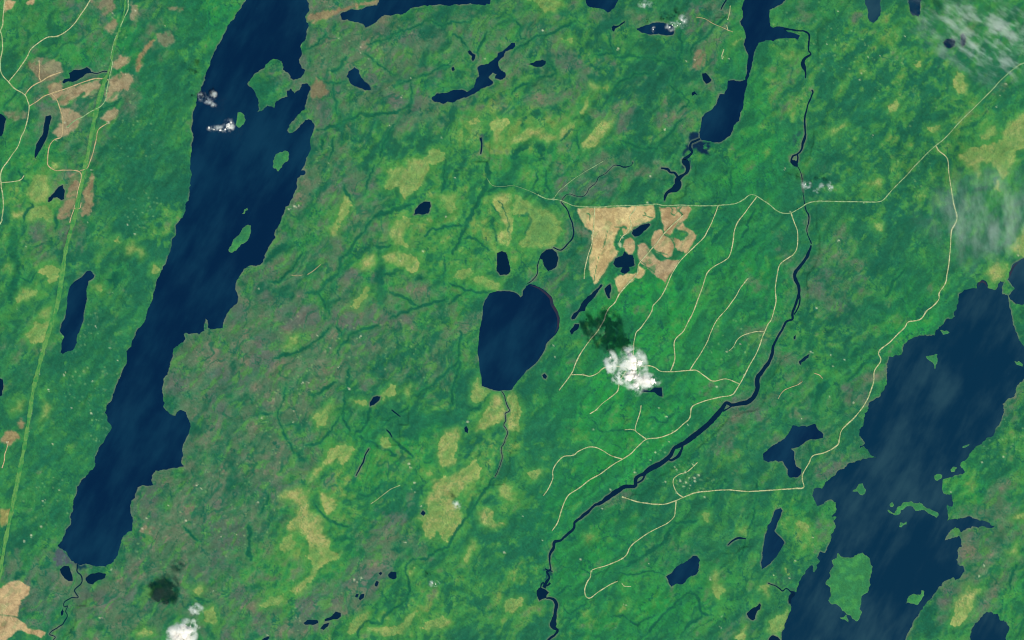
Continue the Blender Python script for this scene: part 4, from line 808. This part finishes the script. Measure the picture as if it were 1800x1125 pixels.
def stream(s_, dark, halo, amax):
    p_, w_ = s_.split('|')
    w_ = float(w_) * (.68 if float(w_) <= 9 else .85)
    q = refine(pts(p_), .12, 4.0, seed=len(s_) + int(w_ * 10), closed=False)
    q = spline(q, 3.0)
    sl, D = line_dist(q, w_ + 11)
    D = np.minimum(D, 40)
    r = w_ * .5 * (.45 + 1.15 * n_sm[sl]) + (n_mid[sl] - .5) * w_ * .9
    # taper towards both ends
    e = np.minimum(np.hypot(GX[sl] - q[0, 0], GY[sl] - q[0, 1]), np.hypot(GX[sl] - q[-1, 0], GY[sl] - q[-1, 1]))
    r = r * (.35 + .65 * ss(0, 14, e))
    k = .62 + .55 * ss(.36, .6, n_iso2[sl])
    if halo:
        paint(sl, (46, 136, 78), ss(r + 6.0, r, D) * .40 * ss(w_ + 11, w_ + 5, D))
    soft = .7 + .10 * w_
    paint(sl, dark, ss(r + soft, r - soft, D + (st2[sl] - .5) * w_ * .45) * amax * k * (1 if w_ < 7 else .85))


for s_ in DARK:
    stream(s_, (24, 98, 74), True, .95)

# peat bogs
BOG_ID = np.zeros((NY, NX), np.int16)
rb = np.random.RandomState(3)
for k, (lab, s_) in enumerate(BOGS):
    pl = refine(pts(s_), 0.12, 3.0, seed=500 + k)
    sl, sd = signed(pl, 16.0)
    sd = sd + (n_sm[sl] - .5) * 5.0 + (n_iso[sl] - .5) * 6.5 + (n_mid[sl] - .5) * 5
    sf = .5 + 4.5 * ss(.45, .62, n_grey[sl])
    a = ss(-sf, sf + .3, sd)
    hue = rb.rand()
    if lab and any(w in lab for w in ('golden', 'largest', 'long branching', 'squarish', 'arms at', 'triangular', 'feathered')):
        hue = .95
    core = ss(.5, 7.0, sd)
    paint(sl, (82, 150, 76), ss(-14, -.5, sd) * .6)
    bc = np.zeros(sd.shape + (3,)) + np.array((122, 157, 88.))
    bc = mix(bc, (172, 174, 104), (1 - core * .35) * (.35 + .6 * hue) * (.45 + .7 * ss(.36, .56, n_iso2[sl])))
    bc = mix(bc, (190, 174, 114), ss(.48, .64, n_grey[sl]) * core * .75 * hue)
    bc = mix(bc, (100, 147, 86), ss(6, 13, sd) * (1 - hue) * .85)
    bc = mix(bc, (204, 184, 124), ss(.58, .72, n_iso[sl]) * core * hue * .55)
    bc = mix(bc, (134, 164, 90), ss(.44, .32, n_iso[sl]) * .6)
    bc = mix(bc, (92, 146, 80), ss(.54, .66, n_str[sl]) * .42)
    bc = mix(bc, (72, 136, 80), ss(.95, .99, rid2[sl]) * .5)
    string = np.sin((WV[sl] * .8 + 22 * n_iso2[sl] + 5 * n_iso[sl]) * 1.25)
    bc = mix(bc, (94, 140, 80), ss(.35, .9, string) * ss(.48, .58, n_big[sl]) * .4)
    bc = mix(bc, (40, 96, 84), ss(.24, .17, n_sp[sl]) * core * .3)
    a3 = (a * .90)[..., None]
    C[sl] = C[sl] * (1 - a3) + bc * a3
    if lab:
        v = BOG_ID[sl]
        v[(sd > 0) & (DW[sl] > 1)] = k + 1
# streams also cut the bogs
for s_ in DARK:
    if float(s_.split('|')[1]) <= 9:
        stream(s_, (26, 101, 74), False, .8)

# openings speckled through the forest
rs = np.random.RandomState(5)
SD = np.zeros((NY, NX))


def speck(x, y, r, a):
    sl = win(x - r - 2, x + r + 2, y - r - 2, y + r + 2)
    d = np.hypot((GX[sl] - x), (GY[sl] - y) * 1.1)
    np.maximum(SD[sl], a * ss(r, r * .35, d), out=SD[sl])


for cx, cy, r, n in SPECKLE:
    for i in range(int(n * 1.6)):
        a, q = rs.rand() * 6.283, r * math.sqrt(rs.rand()) * 1.2
        speck(cx + q * math.cos(a), cy + q * math.sin(a), 1.3 + rs.rand() * 1.8, .25 + .5 * rs.rand())
C = mix(C, (160, 184, 122), SD * .7)

# bare ground
BARE_ID = np.zeros((NY, NX), np.int16)
n_bare = fbm(WU / 2, WV, 9, 3, 63)
for k, (nm, lab, s_, c) in enumerate(BARE):
    pl = refine(pts(s_), 0.07, 3.0, seed=700 + k)
    big = .8 if c[0] > 182 else 2.2
    sl, sd = signed(pl, 12.0)
    sd = sd + (n_sm[sl] - .5) * 3.0 * big + (n_iso[sl] - .5) * 2.4 * big
    a = ss(-1.4 * big, 1.3, sd)
    c = np.array(c, float)
    bc = mix(np.zeros(sd.shape + (3,)) + c, c * (.88, .85, .83), ss(.48, .68, n_mid[sl]) * .85)
    bc = mix(bc, np.minimum(c * (1.07, 1.07, 1.05), 240), ss(.54, .72, n_iso[sl]) * .8)
    bc = mix(bc, (70, 132, 82), ss(.58, .70, n_bare[sl]) * (.6 if c[0] < 190 else .22))
    bc = mix(bc, c * (.72, .72, .74), ss(.30, .20, n_sp[sl]) * .35)
    drain = np.abs(np.sin((GX[sl] * .96 + GY[sl] * .28 + 5 * n_iso[sl]) * .62))
    bc = mix(bc, c * (.84, .82, .78), ss(.22, .02, drain) * ss(.42, .6, n_iso2[sl]) * .6)
    bc = mix(bc, np.minimum(c * (1.1, 1.1, 1.08), 244), ss(.62, .74, n_str[sl]) * .6)
    a3 = (a * (.95 if c[0] > 180 else .86))[..., None]
    C[sl] = C[sl] * (1 - a3) + bc * a3
    if lab:
        v = BARE_ID[sl]
        v[(sd > 0) & (DW[sl] > 1)] = k + 1
# rows and hedges of trees left standing in the clearings
for s_ in HEDGES:
    p_, w_ = s_.split('|')
    q = spline(pts(p_), 2.0)
    sl, D = line_dist(q, 10)
    paint(sl, (50, 120, 78), ss(float(w_) * .36 + .8, float(w_) * .36 - .6, D + (n_sm[sl] - .5) * 2.0) * .88)
    v = BARE_ID[sl]
    v[D < float(w_) * .36] = 0
# reed marsh: dark wet ground in blotches
for s_, c_, th in MARSH:
    sl, sd = signed(refine(pts(s_), .14, 3.0, seed=len(s_)), 8.0)
    paint(sl, c_, ss(-2, 3, sd) * ss(th + .06, th - .05, n_sm[sl] * .6 + n_iso[sl] * .4))
# pale specks
SD[:] = 0
for x, y, r in pts(SPECK):
    speck(x, y, r * .9, .95)
    speck(x + rs.randn() * 1.6, y + rs.randn() * 1.6, r * .6, .7)
C = mix(C, (212, 206, 172), SD * .85)
# bare shore strip and the islands' woods
C = mix(C, (112, 126, 106), ss(3.0, .4, DW) * (DW > -3) * (.10 + .75 * ss(.42, .6, n_iso2)) * (1 - IIN))
isl = mix(np.zeros((NY, NX, 3)) + np.array((58, 133, 82.)), (72, 150, 82), ss(.42, .66, n_iso))
isl = mix(isl, (44, 116, 84), ss(.52, .34, n_mid) * .6)
isl = mix(isl, (126, 146, 104), ss(1.6, .2, DI) * .6)
im = ss(-.6, .4, DI)[..., None]
C = C * (1 - im) + isl * im
# per-stand grain
landm = (DW > 0)[..., None]
mean = np.array((62, 126, 80.))
C = np.where(landm, mean + (C - mean) * 1.07, C) * (1.0, 1.0, .99)
C = C * (1 + .09 * (n_px - .5) + .15 * (n_sm - .5))[..., None]
C = np.clip(C, 4, 248)
LIN = np.clip(lin(C) / KCH, 0.001, 0.85)

# ------------------------------------------------------------------ materials
def new_mat(name):
    m = bpy.data.materials.new(name)
    m.use_nodes = True
    nt = m.node_tree
    return m, nt, nt.nodes['Principled BSDF']


def tex_noise(nt, scale, detail=4, rough=.6, vec=None):
    t = nt.nodes.new('ShaderNodeTexNoise')
    t.inputs['Scale'].default_value = scale
    t.inputs['Detail'].default_value = detail
    t.inputs['Roughness'].default_value = rough
    if vec is not None:
        nt.links.new(vec, t.inputs['Vector'])
    return t


def ramp(nt, a, b, va, vb, src):
    r = nt.nodes.new('ShaderNodeMapRange')
    r.interpolation_type = 'SMOOTHSTEP'
    r.inputs['From Min'].default_value, r.inputs['From Max'].default_value = a, b
    r.inputs['To Min'].default_value, r.inputs['To Max'].default_value = va, vb
    nt.links.new(src, r.inputs['Value'])
    return r.outputs['Result']


def turned(nt, vec, rot, scale):
    """coordinates turned about the vertical, then squeezed: streaks along any bearing"""
    a = nt.nodes.new('ShaderNodeMapping')
    a.inputs['Rotation'].default_value = (0, 0, rot)
    nt.links.new(vec, a.inputs['Vector'])
    b = nt.nodes.new('ShaderNodeMapping')
    b.inputs['Scale'].default_value = scale
    nt.links.new(a.outputs[0], b.inputs['Vector'])
    return b.outputs[0]


def geo_pos(nt):
    return nt.nodes.new('ShaderNodeNewGeometry').outputs['Position']


def land_material():
    m, nt, b = new_mat('land_cover')
    at = nt.nodes.new('ShaderNodeAttribute')
    at.attribute_name = 'cover'
    pos = geo_pos(nt)
    f1 = tex_noise(nt, 1 / 90.0, 4, .7, pos)
    f2 = tex_noise(nt, 1 / 420.0, 3, .6, pos)
    mul = nt.nodes.new('ShaderNodeMath')
    mul.operation = 'MULTIPLY'
    nt.links.new(ramp(nt, .25, .75, .88, 1.12, f1.outputs['Fac']), mul.inputs[0])
    nt.links.new(ramp(nt, .25, .75, .92, 1.08, f2.outputs['Fac']), mul.inputs[1])
    mx = nt.nodes.new('ShaderNodeVectorMath')
    mx.operation = 'SCALE'
    nt.links.new(at.outputs['Color'], mx.inputs[0])
    nt.links.new(mul.outputs[0], mx.inputs['Scale'])
    nt.links.new(mx.outputs[0], b.inputs['Base Color'])
    b.inputs['Roughness'].default_value = .95
    b.inputs['Specular IOR Level'].default_value = .08
    bp = nt.nodes.new('ShaderNodeBump')
    bp.inputs['Strength'].default_value = .35
    bp.inputs['Distance'].default_value = 25.0
    nt.links.new(f1.outputs['Fac'], bp.inputs['Height'])
    nt.links.new(bp.outputs[0], b.inputs['Normal'])
    return m


def water_material(name, deep, hazed, amount, wind):
    """peat-dark water: thin haze painted into the colour as paler streaks, and bands of wind-ruffled surface"""
    m, nt, b = new_mat(name)
    pos = geo_pos(nt)
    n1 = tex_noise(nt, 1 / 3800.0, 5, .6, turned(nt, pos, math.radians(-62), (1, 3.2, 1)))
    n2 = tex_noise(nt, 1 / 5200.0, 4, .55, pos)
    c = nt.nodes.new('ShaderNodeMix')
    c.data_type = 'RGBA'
    c.inputs['A'].default_value, c.inputs['B'].default_value = deep, hazed  # second colour paints pale haze lying over the water
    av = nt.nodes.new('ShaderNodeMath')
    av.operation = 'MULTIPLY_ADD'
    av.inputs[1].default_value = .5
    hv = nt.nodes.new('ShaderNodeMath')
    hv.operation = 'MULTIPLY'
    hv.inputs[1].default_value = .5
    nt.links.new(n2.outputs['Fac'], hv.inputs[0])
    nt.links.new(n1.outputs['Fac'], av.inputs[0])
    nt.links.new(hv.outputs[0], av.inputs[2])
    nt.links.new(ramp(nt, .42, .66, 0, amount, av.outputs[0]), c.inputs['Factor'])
    nt.links.new(c.outputs['Result'], b.inputs['Base Color'])
    nt.links.new(ramp(nt, .40, .70, .12, .12 + wind, n1.outputs['Fac']), b.inputs['Roughness'])
    b.inputs['IOR'].default_value = 1.33
    b.inputs['Specular IOR Level'].default_value = .22
    return m


def ribbon_material(name, c1, c2, rough=.95, scale=1 / 110.0):
    m, nt, b = new_mat(name)
    n = tex_noise(nt, scale, 3, .65, geo_pos(nt))
    c = nt.nodes.new('ShaderNodeMix')
    c.data_type = 'RGBA'
    c.inputs['A'].default_value, c.inputs['B'].default_value = c1, c2
    nt.links.new(ramp(nt, .35, .65, 0, 1, n.outputs['Fac']), c.inputs['Factor'])
    nt.links.new(c.outputs['Result'], b.inputs['Base Color'])
    b.inputs['Roughness'].default_value = rough
    b.inputs['Specular IOR Level'].default_value = .1
    return m


M_LAND = land_material()
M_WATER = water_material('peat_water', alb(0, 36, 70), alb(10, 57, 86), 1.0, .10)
M_WATER_GREY = water_material('hazy_water', alb(2, 48, 76), alb(38, 74, 92), 1.0, .10)  # greyer pair of colours: thin haze above the lake painted into the water
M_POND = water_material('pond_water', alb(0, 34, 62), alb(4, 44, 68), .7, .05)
M_ROAD = [ribbon_material('pale_gravel', alb(224, 212, 164), alb(158, 172, 118)),
          ribbon_material('green_gravel', alb(180, 196, 146), alb(120, 164, 108)),
          ribbon_material('tan_gravel', alb(226, 194, 150), alb(184, 160, 116))]
M_CORR = ribbon_material('powerline_scrub', alb(56, 142, 76), alb(112, 162, 88), .95, 1 / 260.0)
M_LINE = ribbon_material('powerline_track', alb(130, 170, 92), alb(96, 156, 78), .95, 1 / 500.0)

# ------------------------------------------------------------------ the ground and its pieces
face_id = np.zeros((NY - 1, NX - 1), np.int32)


def face_any(ID):
    return ID[:-1, :-1]


bid = face_any(BOG_ID).astype(np.int32)
face_id = np.where(bid > 0, 1000 + bid, face_id)
tid = face_any(BARE_ID).astype(np.int32)
face_id = np.where(tid > 0, 2000 + tid, face_id)
iid = np.maximum.reduce([ISL_ID[:-1, :-1], ISL_ID[1:, :-1], ISL_ID[:-1, 1:], ISL_ID[1:, 1:]]).astype(np.int32)
face_id = np.where(iid > 0, 3000 + iid, face_id)

WXg, WYg = wx(GX).ravel(), wy(GY).ravel()
Zf = Z.ravel()
RGBA = np.concatenate([LIN.reshape(-1, 3), np.ones((NX * NY, 1))], axis=1).astype(np.float32)


def piece(name, fid, base=None):
    jj, ii = np.nonzero(face_id == fid)
    if len(jj) < 3:
        return None
    v00 = jj * NX + ii
    quads = np.stack([v00, v00 + NX, v00 + NX + 1, v00 + 1], axis=1)
    used, inv = np.unique(quads.ravel(), return_inverse=True)
    co = np.stack([WXg[used], WYg[used], Zf[used]], axis=1)
    org = np.zeros(3)
    if base:
        org = np.array([co[:, 0].mean(), co[:, 1].mean(), 0.0])
        co = co - org
    me = bpy.data.meshes.new(name)
    me.vertices.add(len(used))
    me.vertices.foreach_set('co', co.astype(np.float32).ravel())
    me.loops.add(quads.size)
    me.loops.foreach_set('vertex_index', inv.astype(np.int32).ravel())
    me.polygons.add(len(quads))
    me.polygons.foreach_set('loop_start', np.arange(0, quads.size, 4, dtype=np.int32))
    me.polygons.foreach_set('use_smooth', np.ones(len(quads), bool))
    at = me.attributes.new('cover', 'FLOAT_COLOR', 'POINT')
    at.data.foreach_set('color', RGBA[used].ravel())
    me.update(calc_edges=True)
    o = link(name, me, M_LAND)
    o.location = org
    return o


g = piece('ground', 0)
tag(g, 'green boreal forest land with grey-brown rocky patches', 'ground', kind='structure')
for k, (lab, s_) in enumerate(BOGS):
    if lab:
        o = piece('bog', 1001 + k, True)
        if o:
            tag(o, lab, 'bog', 'peat bogs')
for k, (nm, lab, s_, c) in enumerate(BARE):
    if lab:
        o = piece('clearing', 2001 + k, True)
        if o:
            tag(o, lab, 'clearing', 'bare clearings')
for k, (lab, s_) in enumerate(ISLANDS):
    o = piece('island', 3001 + k, True)
    if o:
        tag(o, lab, 'island', 'lake islands')

# ------------------------------------------------------------------ water sheets
def sheet(name, poly, z, mat):
    cx, cy = sum(p[0] for p in poly) / len(poly), sum(p[1] for p in poly) / len(poly)
    co = [Vector((wx(x) - wx(cx), wy(y) - wy(cy), 0)) for x, y in poly]
    tris = geometry.tessellate_polygon([co])
    me = bpy.data.meshes.new(name)
    me.from_pydata([tuple(c) for c in co], [], [tuple(t) for t in tris])
    me.update()
    import bmesh
    bm = bmesh.new()
    bm.from_mesh(me)
    for f in bm.faces:
        f.normal_update()
        if f.normal.z < 0:
            f.normal_flip()
    bm.to_mesh(me)
    bm.free()
    o = link(name, me, mat)
    o.location = (wx(cx), wy(cy), z)
    return o


def ribbon(name, L, width, z, mat, lift=None):
    """a strip along a line; width is a number or one per point"""
    n = len(L)
    w = np.full(n, width) if np.isscalar(width) else np.asarray(width)
    t = np.gradient(L[:, :2], axis=0)
    t /= np.linalg.norm(t, axis=1)[:, None] + 1e-9
    nr = np.stack([-t[:, 1], t[:, 0]], axis=1)
    a, b = L[:, :2] + nr * w[:, None] / 2, L[:, :2] - nr * w[:, None] / 2
    if lift is None:
        za = zb = np.full(n, z)
    else:
        zc = np.maximum.reduce([ground_z(L[:, 0], L[:, 1]), ground_z(a[:, 0], a[:, 1]), ground_z(b[:, 0], b[:, 1])])
        zc = np.maximum(zc, np.maximum(np.roll(zc, 1), np.roll(zc, -1))) if n > 3 else zc
        za = zb = np.maximum(zc + lift, 3.0 + lift)
    ox, oy = L[:, 0].mean(), L[:, 1].mean()
    co = [(wx(x) - wx(ox), wy(y) - wy(oy), zz) for (x, y), zz in zip(a, za)] + [(wx(x) - wx(ox), wy(y) - wy(oy), zz) for (x, y), zz in zip(b, zb)]
    fs = [(i + 1, i, n + i, n + i + 1) for i in range(n - 1)]
    me = bpy.data.meshes.new(name)
    me.from_pydata(co, [], fs)
    me.update()
    if me.polygons[0].normal.z < 0:
        me.flip_normals()
    o = link(name, me, mat)
    o.location = (wx(ox), wy(oy), 0)
    return o


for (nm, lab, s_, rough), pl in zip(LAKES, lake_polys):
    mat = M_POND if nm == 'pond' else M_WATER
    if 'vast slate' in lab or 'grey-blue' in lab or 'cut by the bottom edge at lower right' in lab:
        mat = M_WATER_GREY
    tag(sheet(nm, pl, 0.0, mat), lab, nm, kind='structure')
M_SHALLOW = ribbon_material('peaty_shallows', alb(54, 42, 64), alb(26, 46, 70), .4, 1 / 500.0)


def shallows(lake_label, s_, width):
    """reddish peaty shallows along a stretch of shore, part of its lake"""
    o = next(x for x in COL.objects if x.get('label') == lake_label)
    L = spline(pts(s_), 2.5)
    w = width * np.sin(np.linspace(.08, math.pi - .08, len(L))) * (.7 + .6 * fbm(np.arange(len(L)) * 2.5, np.zeros(len(L)), 9, 2, 8))
    r = ribbon('shallows', L, w, 0.4, M_SHALLOW)
    r.location = Vector(r.location) - Vector(o.location)
    r.parent = o


shallows('heart-shaped navy lake in the middle of the picture', 'c1 128,879 185,899 232,933 270,971 281,1013 310,1064 325,1118 c2 321,50 301,96', 4.6)
shallows('vast slate-blue lake with green islands in the lower right', 'd1 1478,885 1482,865 1502,852 1525,866 1532,890', 3.2)
shallows('dark lake cut by the right edge above the vast slate-blue lake', 'd1 1770,712 1730,740 1702,790 1694,830', 3.4)
for k, ((nm, lab, s_, wob), L) in enumerate(zip(RIVERS, river_lines)):
    tag(ribbon(nm, L, np.maximum(L[:, 2], .6), 0.8 + .05 * k, M_POND), lab, nm, kind='structure')

# ------------------------------------------------------------------ powerline strip and roads
L = spline(pts(CORRIDOR), 3.0)
wcor = (8.0 - 2.0 * np.linspace(0, 1, len(L))) * (.42 + .58 * ss(128, 146, L[:, 1])) + (fbm(np.arange(len(L)) * 1.0, np.zeros(len(L)), 3, 3, 3) - .5) * 8
strip = ribbon('powerline_strip', L, wcor, 0, M_CORR, 4.0)
tag(strip, 'bright green cleared powerline strip running down the far left', 'clearing')
for off in (-1.6, 1.8):
    L2 = L.copy()[110:]
    L2[:, 0] += off + (fbm(np.arange(len(L2)) * 1.0, np.zeros(len(L2)), 12, 2, 4) - .5) * 2
    ln = ribbon('track', L2, .8, 0, M_LINE, 8.0)
    ln.parent = strip
    ln.matrix_parent_inverse = strip.matrix_world.inverted()
    ln.location = Vector(ln.location) - Vector(strip.location)
    ln.matrix_parent_inverse.identity()
for k, (lab, s_, w, kd) in enumerate(ROADS):
    L = spline(pts(s_), 2.5)
    a = np.arange(len(L)) * 2.5
    amp = 0.9 if len(L) > 6 else .2
    env = np.minimum(1, np.minimum(np.arange(len(L)), np.arange(len(L))[::-1]) / 6.0)
    L[:, 0] += (fbm(a, a * 0 + k, 14, 2, 160) - .5) * amp * env
    L[:, 1] += (fbm(a, a * 0 + k, 14, 2, 171) - .5) * amp * env
    ww = .88 * w * (.5 + .9 * fbm(a, a * 0 + k, 8, 3, 182))
    tag(ribbon('road', L, ww, 0, M_ROAD[kd], 6.0 + .06 * k), lab, 'road', kind='structure')
# ------------------------------------------------------------------ clouds
def cloud_white():
    m, nt, b = new_mat('cloud_droplets')
    b.inputs['Base Color'].default_value = (.93, .88, .77, 1)
    b.inputs['Roughness'].default_value = 1.0
    b.inputs['Specular IOR Level'].default_value = 0
    b.inputs['Subsurface Weight'].default_value = 0
    tr = nt.nodes.new('ShaderNodeBsdfTranslucent')
    tr.inputs['Color'].default_value = (.85, .85, .84, 1)
    mx = nt.nodes.new('ShaderNodeMixShader')
    mx.inputs[0].default_value = .35
    nt.links.new(b.outputs[0], mx.inputs[1])
    nt.links.new(tr.outputs[0], mx.inputs[2])
    nt.links.new(mx.outputs[0], nt.nodes['Material Output'].inputs['Surface'])
    return m


def cloud_volume(name, dens, scale, lo, hi, stretch=(1, 1, 1), rot=0.0, edge=True):
    """droplets in air: density from noise in world space, fading to the hull's rim"""
    m = bpy.data.materials.new(name)
    m.use_nodes = True
    nt = m.node_tree
    nt.nodes.remove(nt.nodes['Principled BSDF'])
    v = nt.nodes.new('ShaderNodeVolumePrincipled')
    v.inputs['Color'].default_value = (.99, .975, .93, 1)
    v.inputs['Anisotropy'].default_value = .2
    tc = nt.nodes.new('ShaderNodeTexCoord')
    pos = geo_pos(nt)
    n = tex_noise(nt, 1.0 / scale, 6, .62, turned(nt, pos, rot, stretch))
    d = ramp(nt, lo, hi, 0, dens, n.outputs['Fac'])
    if edge:
        ln = nt.nodes.new('ShaderNodeVectorMath')
        ln.operation = 'LENGTH'
        sc = nt.nodes.new('ShaderNodeMapping')
        sc.vector_type = 'POINT'
        sc.inputs['Location'].default_value = (-1, -1, -1)
        sc.inputs['Scale'].default_value = (2, 2, 2)
        nt.links.new(tc.outputs['Generated'], sc.inputs['Vector'])
        nt.links.new(sc.outputs[0], ln.inputs[0])
        f = ramp(nt, 1.0, .25, 0, 1, ln.outputs['Value'])
        mu = nt.nodes.new('ShaderNodeMath')
        mu.operation = 'MULTIPLY'
        nt.links.new(d, mu.inputs[0])
        nt.links.new(f, mu.inputs[1])
        d = mu.outputs[0]
    nt.links.new(d, v.inputs['Density'])
    nt.links.new(v.outputs[0], nt.nodes['Material Output'].inputs['Volume'])
    return m


M_CLOUD = cloud_white()
M_WISP = cloud_volume('cloud_wisp', .060, 560.0, .47, .80)
M_THIN = cloud_volume('thin_wisp', .016, 300.0, .46, .78)


def at_height(px, py, h):
    k = (CAM_H - h) / CAM_H
    return wx(px) * k, wy(py) * k


def puff_mesh(name, r, flat, seed, sub=4, rough=.95):
    import bmesh
    bm = bmesh.new()
    bmesh.ops.create_icosphere(bm, subdivisions=sub, radius=1.0)
    off = Vector((seed * 3.7, seed * 1.3, seed * 7.1))
    for v in bm.verts:
        d = v.co.normalized()
        q = 1 + rough * (mnoise.fractal(d * 1.7 + off, .9, 2.1, 6)) + .3 * rough * mnoise.noise(d * 7 + off)
        v.co = d * r * max(q, .12)
        v.co.z *= flat
    for f in bm.faces:
        f.smooth = True
    me = bpy.data.meshes.new(name)
    bm.to_mesh(me)
    bm.free()
    return me


def cloud(label, puffs, wisps, h, group=None):
    """puffs: solid white heads x,y,r (map units); wisps: soft volumes x,y,rx,ry"""
    cx = sum(p[0] for p in puffs + wisps) / len(puffs + wisps)
    cy = sum(p[1] for p in puffs + wisps) / len(puffs + wisps)
    root = bpy.data.objects.new('cloud', None)
    COL.objects.link(root)
    root.location = (*at_height(cx, cy, h), h)
    tag(root, label, 'cloud', group)
    for i, (x, y, r) in enumerate(puffs):
        o = link('puff', puff_mesh('puff', r * S * (.62 if r > 4.2 else .32), .6, i * 1.7 + cx), M_CLOUD, root)
        X, Y = at_height(x, y, h)
        o.location = (X - root.location.x, Y - root.location.y, random.uniform(-60, 120))
        o.rotation_euler.z = random.uniform(0, 6.28)
    for i, (x, y, rx, ry, *thin) in enumerate(wisps):
        me = puff_mesh('wisp', 1.0, 1.0, i + cy, 3, .0)
        o = link('wisp', me, M_THIN if thin else M_WISP, root)
        X, Y = at_height(x, y, h)
        o.location = (X - root.location.x, Y - root.location.y, 0)
        o.scale = (rx * S, ry * S, min(rx, ry) * S * .8)
    return root


def t(s_):
    return pts(s_)


cloud('big bright white cloud over the cross road, right of centre',
      t('c2 830,250,6 815,225,4 850,280,7 845,330,9 830,385,10 815,405,8 870,400,7 870,455,6 885,480,4 955,430,7 985,430,6 1005,440,4 930,420,5 895,300,6 690,265,4 685,330,3'),
      [(x, y, rx, ry) for x, y, rx, ry in t('c2 845,340,30,44 690,300,16,26 950,430,28,18 875,475,14,18 820,240,20,18 760,420,20,16')], 2900)
cloud('bright white cloud on the bottom edge, lower left',
      t('a3 1290,1030,6 1265,1055,7 1320,1055,8 1290,1085,9 1335,1030,4 1250,1100,7 1310,1110,9 1225,1110,5 1350,1060,4 1240,1150,7 1290,1150,9'),
      [(x, y, rx, ry) for x, y, rx, ry in t('a3 1290,1080,27,30 1375,1010,12,12 1210,1095,15,20')] + [(x, y, rx, ry, 1) for x, y, rx, ry in t('a3 1370,910,18,14')], 3000)
cloud('low ragged white cloud beside the round island on the west lake',
      t('a0 1465,895,4 1500,908,2.5 1545,912,4 1580,908,3.6 1600,880,4.5 1620,860,4 1615,895,4'),
      [(x, y, rx, ry, 1) for x, y, rx, ry in t('a0 1540,905,28,9 1605,880,13,15')], 2700)
cloud('faint broken cloud near the west shore of the west lake', t('a0 1415,665,1 1495,665,1.2 1450,705,1 1500,742,1.4'),
      [(x, y, rx, ry, 1) for x, y, rx, ry in t('a0 1415,675,10,12 1495,670,9,12 1460,705,12,9 1500,740,7,8')], 2700)
cloud('small white cloud over the east end of the oval lake', t('c0 1105,190,3.6 1125,175,2.6 1190,140,4 1210,150,2.6 1180,165,2.4 1160,180,2'),
      [(x, y, rx, ry, 1) for x, y, rx, ry in t('c0 1115,185,13,11 1195,150,13,15')], 700)
cloud('tiny white cloud over the middle of the oval lake', t('c0 990,205,2.6 988,195,1.8'), [(x, y, rx, ry, 1) for x, y, rx, ry in t('c0 990,205,7,8')], 700)
cloud('faint white cloud above the oval lake near the top edge', t('c0 925,30,2.4'), [(x, y, rx, ry, 1) for x, y, rx, ry in t('c0 935,30,16,10')], 700)
cloud('brightest of the tiny cloud puffs above the main road, right', t('d1 435,178,2.4 432,198,2.2'), [(x, y, rx, ry, 1) for x, y, rx, ry in t('d1 433,188,9,12')], 700)
cloud('leftmost tiny cloud puff above the main road, right', t('d1 262,170,2.2'), [(x, y, rx, ry, 1) for x, y, rx, ry in t('d1 270,178,13,9')], 700)
cloud('faint middle cloud puff above the main road, right', t('d1 386,180,1.6'), [(x, y, rx, ry, 1) for x, y, rx, ry in t('d1 380,185,8,9 342,215,10,7')], 700)
cloud('small white cloud over green bog, bottom centre', t('b3 1235,725,3 1260,732,2.2'), [(x, y, rx, ry, 1) for x, y, rx, ry in t('b3 1245,728,14,8')], 700)
cloud('small pale cloud over the east side of the largest bog', t('b3 1402,178,2.4'), [(x, y, rx, ry, 1) for x, y, rx, ry in t('b3 1405,180,12,12')], 700)

# thin streaky cloud banks on the right
M_VEIL = cloud_volume('cirrus_veil', .0015, 1600.0, .36, .80, (1.9, .9, 1), math.radians(-8))
M_ROWS = cloud_volume('cloud_rows', .0034, 800.0, .44, .76, (.8, 1.7, 1), math.radians(36))


def veil(label, x, y, rx, ry, h, mat, thick=350.0, rot=0.0):
    me = puff_mesh('cloud', 1.0, 1.0, x, 4, .10)
    o = link('cloud', me, mat)
    o.location = (*at_height(x, y, h), h)
    o.scale = (rx * S, ry * S, thick)
    o.rotation_euler.z = rot
    tag(o, label, 'cloud', 'thin cloud banks')
    return o


veil('thin pale cloud veil over forest at the right edge, mid height', 1740, 385, 145, 110, 5200, M_VEIL, 350)
veil('rows of small thin cloud streaks in the upper right corner', 1750, 70, 180, 95, 3600, M_ROWS, 300, math.radians(-20))
